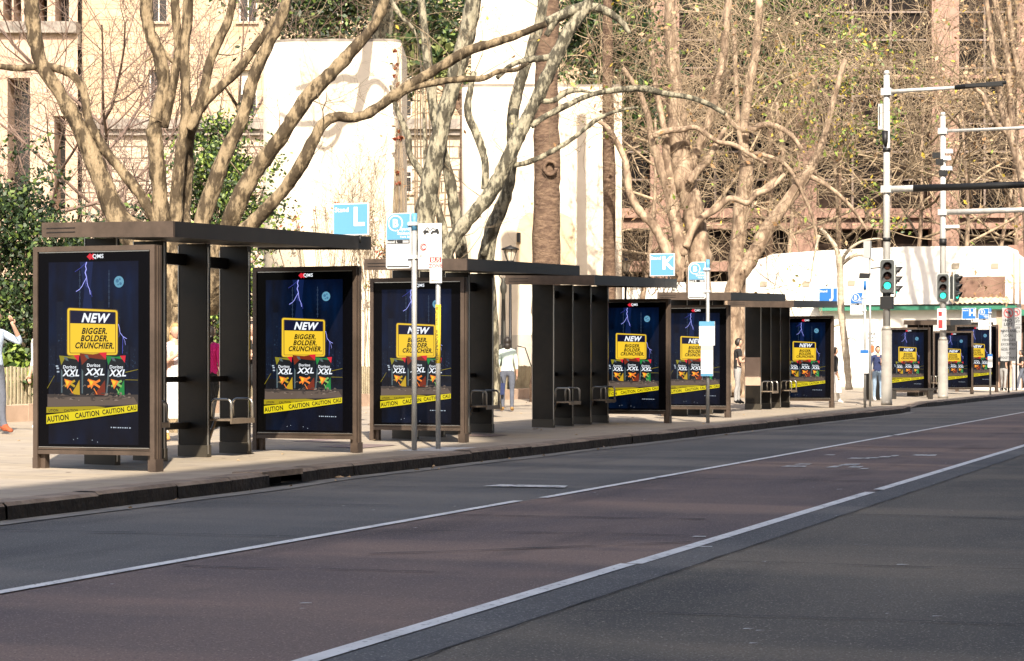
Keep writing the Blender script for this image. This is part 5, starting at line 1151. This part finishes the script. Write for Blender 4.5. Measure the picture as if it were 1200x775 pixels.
leafy('shrub', 'low green shrub behind the nearest advertising panel top', 'shrub', [(95,285,42,.9,.6),(140,300,42,1.0,.8),(185,330,42,.9,.8),(110,360,42,1.2,.9)], 7000, .055, G1, 72)
leafy('small_tree', 'green leafy small tree between the plane stems and the white tower', 'tree', [(255,175,50,.8,.8),(240,210,50,.8,.9),(268,215,50,1.0,1.0),(285,260,50,.8,.9),(262,300,50,.9,1.0),(280,350,50,.8,.9),(262,410,50,.9,.9)], 15000, .06, ['leaf_mid','leaf_light','leaf_mid','leaf_dark','leaf_lime'], 73)
leafy('grass_clump', 'strappy pale green clump behind the fence at left', 'plant', [(20,440,38,.7,.35),(50,450,38,.6,.3)], 2500, .09, ['leaf_lime','leaf_light','leaf_mid'], 74, stem=.01)
leafy('evergreen_tree', 'dark evergreen tree showing above the rounded white tower', 'tree', [(360,20,78,2.0,1.4),(400,5,78,2.2,1.6),(350,-40,78,2.5,2.0),(430,-20,78,2,1.6)], 12000, .11, G2, 75, stem=.2)
leafy('evergreen_tree', 'dark evergreen tree between the two leaning planes at the top', 'tree', [(480,25,80,1.6,1.6),(520,30,80,1.8,1.4),(500,80,80,1.2,1.2),(590,60,80,1.5,2.0),(600,110,80,1.0,1.2)], 9000, .11, G2, 76, stem=.2)
leafy('evergreen_tree', 'dense dark evergreen crown above the white wall, top middle', 'tree', [(705,40,82,1.5,1.5),(725,80,82,1.8,1.6),(690,20,82,1.6,1.6),(750,120,82,1.4,1.4),(700,110,82,1.2,.9)], 12000, .11, G2, 77, stem=.2)
leafy('evergreen_tree', 'dense dark evergreen crown before the granite building, top right', 'tree', [(895,20,122,2.6,2.2),(925,40,122,2.6,2),(870,50,122,2,1.6),(850,-10,122,2.4,2),(940,10,122,2,1.6),(910,70,122,2,1.2)], 12000, .13, G2, 78, stem=.2)
leafy('leafy_tree', 'thin tree with scattered lime and yellow leaves left of the nearer signal pole', 'tree', [(1000,60,101,2.4,2),(1020,110,101,2,2.4),(985,140,101,2,2.4),(1030,230,101,1.5,1.8),(960,90,101,2.4,2.4),(900,120,101,2.4,2.4),(960,180,101,1.4,1.4)], 2200, .11, ['leaf_lime','leaf_light','leaf_yellow','leaf_mid'], 79, stem=.08)
leafy('fern_palm', 'pale green fronds hanging between the leaning plane trunks', 'plant', [(487,55,60,.5,.3),(515,70,60,.6,.7),(505,85,60,.4,.5)], 900, .22, ['frond','frond','leaf_mid'], 80, stem=.04)
leafy('red_creeper', 'red leafed creeper climbing the right edge of the rounded tower', 'plant', [(466,70,55.6,.12,.5),(468,110,55.6,.12,.6),(467,160,55.6,.12,.5),(466,200,55.6,.12,.4)], 700, .05, ['leaf_red','leaf_red','leaf_brown'], 81, stem=.02)
leafy('ivy', 'bare twiggy creeper with brown and red leaves on the lower tower wall', 'plant', [(430,260,55.5,.7,.6),(440,300,55.5,.5,.8),(350,262,55.6,.6,.25),(320,280,55.6,.3,.5),(380,245,55.6,.5,.15)], 700, .045, ['leaf_red','leaf_brown','dry_leaf','leaf_light'], 82, stem=.012)
# creeper stems on the tower
RMIN[0] = 0.005
rnd = random.Random(9); c = MB()
for k in range(26):
    p = pt(rnd.uniform(385,462), rnd.uniform(300,345), 55.75); twig(c, p, Vector((rnd.uniform(-.3,.3),0,1)), rnd.uniform(1.2,2.6), .010, 2, rnd, .2, .5, 4)
tag(c.build('creeper', 'twig'), 'leafless creeper stems spreading up the tower wall behind the L sign', 'plant')
# dry vines along the park wall near shelter
rnd = random.Random(19); c = MB()
for k in range(34):
    x_ = rnd.uniform(735,800); p = pt(x_, rnd.uniform(330,350), 63); twig(c, p, Vector((rnd.uniform(-.6,.6),0,1)), rnd.uniform(.8,1.6), .016, 2, rnd, .1, .6, 4)
tag(c.build('bare_shrub', 'twig_pale'), 'bare tangled shrub behind the dark shelter roof under the K sign', 'shrub')
# a few fallen leaves
rnd = random.Random(12)
m = MB()
for k in range(90):
    x_, y_ = rnd.uniform(-19, -10.3), rnd.uniform(17, 60); z_ = gz(x_)+.012
    a = rnd.uniform(0,6.28); s_ = rnd.uniform(.02,.045)
    m.add([(x_+s_*math.cos(a),y_+s_*math.sin(a),z_),(x_+s_*math.cos(a+1.5)*.6,y_+s_*math.sin(a+1.5)*.6,z_+.015),(x_-s_*math.cos(a),y_-s_*math.sin(a),z_),(x_+s_*math.cos(a-1.5)*.6,y_+s_*math.sin(a-1.5)*.6,z_+.006)], [(0,1,2,3)])
for k in range(24):
    y_ = rnd.uniform(14, 40); x_ = kx(y_)+rnd.uniform(.05,.4); a = rnd.uniform(0,6.28); s_ = rnd.uniform(.02,.05); m.add([(x_+s_*math.cos(a),y_+s_*math.sin(a),.02),(x_-s_*math.sin(a)*.6,y_+s_*math.cos(a)*.6,.04),(x_-s_*math.cos(a),y_-s_*math.sin(a),.02),(x_+s_*math.sin(a)*.6,y_-s_*math.cos(a)*.6,.025)], [(0,1,2,3)])
tag(m.build('fallen_leaves', 'dry_leaf'), 'dry leaves scattered over footpath and gutter', 'litter', kind='stuff')

# ------------------------------------------------------------------ people
def skin_mesh(V, Ed, Rd):
    me = bpy.data.meshes.new('s'); me.from_pydata(V, Ed, []); o = bpy.data.objects.new('s', me); col.objects.link(o)
    md = o.modifiers.new('k', 'SKIN'); md.use_smooth_shade = True
    for i, r in enumerate(Rd): me.skin_vertices[0].data[i].radius = r if isinstance(r, tuple) else (r, r)
    me.skin_vertices[0].data[0].use_root = True
    sb = o.modifiers.new('b', 'SUBSURF'); sb.levels = 2; sb.render_levels = 2
    dg = bpy.context.evaluated_depsgraph_get(); out = bpy.data.meshes.new_from_object(o.evaluated_get(dg))
    vs = [v.co.copy() for v in out.vertices]; fs = [tuple(p.vertices) for p in out.polygons]
    bpy.data.objects.remove(o); bpy.data.meshes.remove(me); bpy.data.meshes.remove(out); return vs, fs
def person(lab, px, Z, h, face, top, legs, shoe, hair, arms=('down','down'), stride=.12, sleeve='short', zfeet=None, fem=False, hairlen=.1, X=None, dress=False, lean=0.0, skirt=None):
    if X is None: x, y = at(px, Z)
    else: x, y = X
    t = thing('person', lab, 'person', (x, y, gz(x) if zfeet is None else zfeet), face); t.scale = (h/1.75,)*3
    sw = .165 if fem else .19; V = []; Ed = []; Rd = []; tagv = []
    def J(p, r, par=None, tg=0):
        V.append(Vector(p)); Rd.append(r); tagv.append(tg)
        if par is not None: Ed.append((par, len(V)-1))
        return len(V)-1
    A, B, SK, SH = 0, 1, 2, 3     # top, legs, skin, shoes
    hw = .105 if fem else .10
    pel = J((0,0,.96), (.155 if fem else .15,.115), None, B if not dress else A)
    wa = J((0,lean*.3,1.10), (.125 if fem else .145,.10), pel, A); ch = J((0,lean*.7,1.28), (.155 if fem else .175,.115), wa, A); sh = J((0,lean,1.42), (.12,.085), ch, A)
    nk = J((0,lean-.005,1.50), .056, sh, SK); hd0 = J((0,lean-.01,1.56), .058, nk, SK)
    for s, mode in ((-1, arms[0]), (1, arms[1])):
        s1 = J((s*sw,lean,1.415), .063, sh, A)
        if mode == 'down': el, wr = (s*(sw+.05),lean+.03,1.12), (s*(sw+.065),lean-.04,.88); hdir = Vector((0,-.15,-1))
        elif mode == 'swing': el, wr = (s*(sw+.05),lean+.10,1.13), (s*(sw+.06),lean+.02,.90); hdir = Vector((0,-.3,-1))
        elif mode == 'phone': el, wr = (s*(sw+.16),lean-.20,1.28), (s*(sw-.02),lean-.22,1.52); hdir = Vector((-.3*s,.1,.9))
        elif mode == 'front': el, wr = (s*(sw+.06),lean-.02,1.13), (s*(sw-.04),lean-.26,1.16); hdir = Vector((-.4*s,-.8,.1))
        elif mode == 'chest': el, wr = (s*(sw+.07),lean-.05,1.15), (s*(sw-.10),lean-.22,1.28); hdir = Vector((-.6*s,-.3,.6))
        e1 = J(el, .044, s1, A if sleeve == 'long' else A if False else (A if sleeve == 'long' else SK))
        sm = J(tuple((Vector(V[s1])*.45+Vector(el)*.55)), .055, None, A); Ed.remove((s1, e1)); Ed.append((s1, sm)); Ed.append((sm, e1))
        fm = J(tuple(Vector(el)*.55+Vector(wr)*.45), .038, e1, A if sleeve == 'long' else SK)
        w1 = J(wr, .026, fm, SK); hdir.normalize()
        pm = J(tuple(Vector(wr)+hdir*.07), (.040,.018), w1, SK)
    for s in (-1, 1):
        st = stride*s; lean_k = -.04
        hp = J((s*hw,0,.90), .098 if not fem else .10, pel, B); th = J((s*(hw+.003),-st*.25,.70), .083, hp, B)
        kn = J((s*(hw+.002),-st*.6-.02,.50), .060, th, B); cf = J((s*hw,-st*.8+.01,.33), .056, kn, B); an = J((s*hw,-st,.10), .043, cf, B)
        he = J((s*hw,-st+.03,.045), .040, an, SH); to = J((s*(hw+.02),-st-.15,.035), (.042,.028), an, SH)
    vs, fs = skin_mesh(V, Ed, Rd)
    segs = [(V[a], V[b], tagv[b] if tagv[b] != 0 or tagv[a] == 0 else (tagv[a] if tagv[a] in (0,1) else tagv[b])) for a, b in Ed]
    m = MB()
    def near(c):
        best = 9; g_ = 0
        for a, b, tg in segs:
            ab = b-a; q = max(0, min(1, (c-a).dot(ab)/max(ab.length_squared,1e-9))); d_ = (c-(a+ab*q)).length
            if d_ < best: best, g_ = d_, tg
        return g_
    mats_i = []
    for f in fs:
        c = sum((vs[i] for i in f), Vector())/len(f); tg = near(c)
        if tg in (0,1) and abs(c.x) < .22 and .8 < c.z < 1.45: tg = 0 if c.z > (.97 if not dress else .7) else 1
        if tg == 3 or c.z < .075: tg = 3
        mats_i.append(tg)
    m.v = [tuple(v) for v in vs]; m.f = list(fs); m.m = mats_i; m.sm = [True]*len(fs)
    # head with face
    hc = Vector((0,lean-.025,1.645)); r = .095; n = 18; k0 = len(m.v); hv = []
    for i in range(13):
        tt_ = math.pi*i/12
        for j in range(n):
            a = 2*math.pi*j/n; d_ = Vector((math.sin(tt_)*math.cos(a), math.sin(tt_)*math.sin(a), math.cos(tt_)))
            w_ = .80 if d_.z > -.2 else .80-.28*(-d_.z-.2)
            q = Vector((d_.x*r*w_, d_.y*r*(.98 if d_.z > -.3 else .9), d_.z*r*1.22))
            if d_.y < -.2:
                if abs(d_.x) < .28 and -.35 < d_.z < .12: q.y -= .018*(1-abs(d_.x)/.28)*(1-abs(d_.z+.15)/.25 if abs(d_.z+.15) < .25 else 0)
                if abs(abs(d_.x)-.38) < .16 and abs(d_.z-.08) < .12: q.y += .008
                if d_.z < -.75: q.y -= .008
            hv.append(hc+q)
    hf = [(i*n+j, (i+1)*n+j, (i+1)*n+(j+1)%n, i*n+(j+1)%n) for i in range(12) for j in range(n)]
    m.add(hv, hf, 2, True)
    for s in (-1, 1): m.sphere((hc.x+s*.076, hc.y+.012, hc.z-.005), .024, 8, 2, (.35,.7,1.1))
    # fingers
    for s, mode, in ((-1, arms[0]), (1, arms[1])):
        pmv = None
    idx = [i for i in range(len(V)) if isinstance(Rd[i], tuple) and Rd[i] == (.040,.018)]
    for k, i in enumerate(idx):
        p = V[i]; w1 = V[i-1]; d_ = (p-w1).normalized(); side = Vector((0,1,0)) if abs(d_.y) < .8 else Vector((1,0,0)); side = (side-d_*side.dot(d_)).normalized(); inn = Vector((-1 if p.x > 0 else 1,0,0))
        for j, L in enumerate((.070,.080,.076,.060)):
            b = p+side*(-.024+.016*j)+d_*.005; m.tube([b, b+d_*L*.5+inn*.006, b+d_*L+inn*.024], [.009,.0085,.006], 6, 2)
        b = w1+d_*.035-side*.024; m.tube([b, b-side*.028+d_*.02, b-side*.034+d_*.05+inn*.01], [.012,.010,.008], 6, 2)
    m.build('body', [top, legs, 'skin', shoe], t)
    # hair
    hm = MB(); hv = []; n = 16
    for i in range(9):
        tt_ = math.pi*.62*i/8
        for j in range(n):
            a = 2*math.pi*j/n; d_ = Vector((math.sin(tt_)*math.cos(a), math.sin(tt_)*math.sin(a), math.cos(tt_)))
            front = max(0, -d_.y)
            q = Vector((d_.x*r*.92, d_.y*r*1.12+.010, d_.z*r*1.30+.004))
            if front > .3 and d_.z < .55: q = Vector((d_.x*r*.7, d_.y*r*.7, .055+d_.z*.03))
            q += q.normalized()*.007*mnoise.noise(q*60)
            hv.append(hc+q)
    hm.add(hv, [(i*n+j, (i+1)*n+j, (i+1)*n+(j+1)%n, i*n+(j+1)%n) for i in range(8) for j in range(n)], 0, True)
    if hairlen > .12: hm.sphere((0, hc.y+.055, hc.z-hairlen*.45), .085, 12, 0, (1.0,.62,hairlen*6))
    else: hm.sphere((0, hc.y+.03, hc.z-.015), .080, 12, 0, (.95,.9,1.0))
    hm.build('hair', hair, t)
    if skirt:
        k = MB(); n = 20; vs2 = []
        for i in range(6):
            z = 1.0-i*.13; rr_ = (.155+.022*i)
            for j in range(n): a = 2*math.pi*j/n; vs2.append((rr_*1.05*math.cos(a)*(1+.04*math.cos(5*a)*i/5), rr_*.85*math.sin(a)*(1+.04*math.cos(5*a)*i/5), z))
        k.add(vs2, [(i*n+j, i*n+(j+1)%n, (i+1)*n+(j+1)%n, (i+1)*n+j) for i in range(5) for j in range(n)], 0, True); k.build('skirt', skirt, t)
    return t
person('man in pale blue shirt and slate trousers with hand raised to his face', -8, 31.5, 1.84, TH+R(62), 'cloth_blue', 'cloth_slate', 'shoe_rust', 'hair_dark', ('down','phone'), .10, 'long')
person('person in white mostly hidden behind the nearest advertising panel', 49, 33.5, 1.72, TH+R(-40), 'cloth_white', 'cloth_white', 'shoe_white', 'hair_dark', ('down','swing'), .12, 'long')
person('fair-haired woman in pale dress seen between panel and first shelter column', 205, 30.2, 1.66, TH+R(30), 'cloth_pale_pink', 'cloth_white', 'shoe_tan', 'hair_fair', ('chest','down'), .10, 'short', fem=True, hairlen=.22, skirt='cloth_white')
person('person in bright pink top and dark trousers between the near shelter columns', 246, 34.5, 1.66, TH+R(160), 'cloth_pink', 'cloth_black', 'shoe_black', 'hair_dark', ('down','down'), .14, 'long', fem=True, hairlen=.2)
person('person in black holding a phone, half hidden left of the second advertising panel', 295, 31.0, 1.72, TH+R(40), 'cloth_black', 'cloth_black', 'shoe_white', 'hair_dark', ('chest','front'), .08, 'short')
w_ = person('woman in mint top and grey trousers walking away between the shelters', 594.5, 47.6, 1.66, TH+R(184), 'cloth_mint', 'cloth_slate', 'shoe_tan', 'hair_dark', ('down','down'), .05, 'long', fem=True, hairlen=.22)
person('man in black shirt and grey trousers standing between the far shelters', 864, 58.5, 1.80, TH+R(95), 'cloth_black', 'cloth_grey', 'shoe_black', 'hair_dark', ('front','chest'), .06, 'short', lean=-.02)
person('man in navy jacket and pale jeans standing left of the nearer signal pole', 1028.5, 66.0, 1.70, TH+R(12), 'cloth_navy', 'cloth_denim', 'shoe_white', 'hair_dark', ('down','chest'), .04, 'long')
person('person in dark top and pale trousers left of the no left turn signs', 1176, 93, 1.75, TH+R(150), 'cloth_black', 'cloth_grey', 'shoe_black', 'hair_dark', ('down','front'), .14, 'short')
person('dark-clothed person walking at the right edge beyond the no left turn signs', 1197, 93, 1.75, TH+R(-90), 'cloth_black', 'cloth_slate', 'shoe_white', 'hair_dark', ('front','front'), .20, 'short')
person('person in white skirt mostly hidden behind the sixth advertising panel', 978, 61.5, 1.62, TH+R(100), 'cloth_black', 'cloth_white', 'shoe_white', 'hair_dark', ('down','swing'), .18, 'long', fem=True, skirt='cloth_white')
# carried things
x, y = at(585.5, 47.5); t = thing('shopping_bag', 'dark blue bag hanging from the walking woman\'s left hand', 'bag', (x, y, .62), TH)
m = MB(); m.prism([(-.10,0),(.10,0),(.12,.26),(-.12,.26)], 'y', -.05, .05); m.build('body', 'cloth_navy', t)
m = MB(); m.tube([(-.07,0,.25),(-.04,0,.40),(.04,0,.40),(.07,0,.25)], .008, 6); m.build('handle', 'black', t)
# black litter bin beside the man in navy
x, y = at(1024, 68); t = thing('litter_bin', 'low dark bin behind the navy-jacketed man', 'bin', (x, y, .16), TH)
m = MB(); m.tube([(0,0,0),(0,0,.04),(0,0,.85),(0,0,.92)], [.20,.24,.27,.25], 16); m.build('body', 'black', t)
m = MB(); m.tube([(0,0,.93),(0,0,1.0)], [.27,.16], 16); m.build('lid', 'sig_grey', t)
# bench by the farther panels
x, y = at(1060, 70.5); t = thing('street_bench', 'low dark bench under the advertising panel between the signal poles', 'bench', (x+.3, y-.3, .15), TH)
m = MB(); m.box(-.75,.75,-.2,.2,.30,.36); m.build('seat', 'bronze_dark', t)
for sx_ in (-.6, .6): m = MB(); m.box(sx_-.05,sx_+.05,-.18,.18,0,.297); m.build('leg', 'bronze_dark', t)
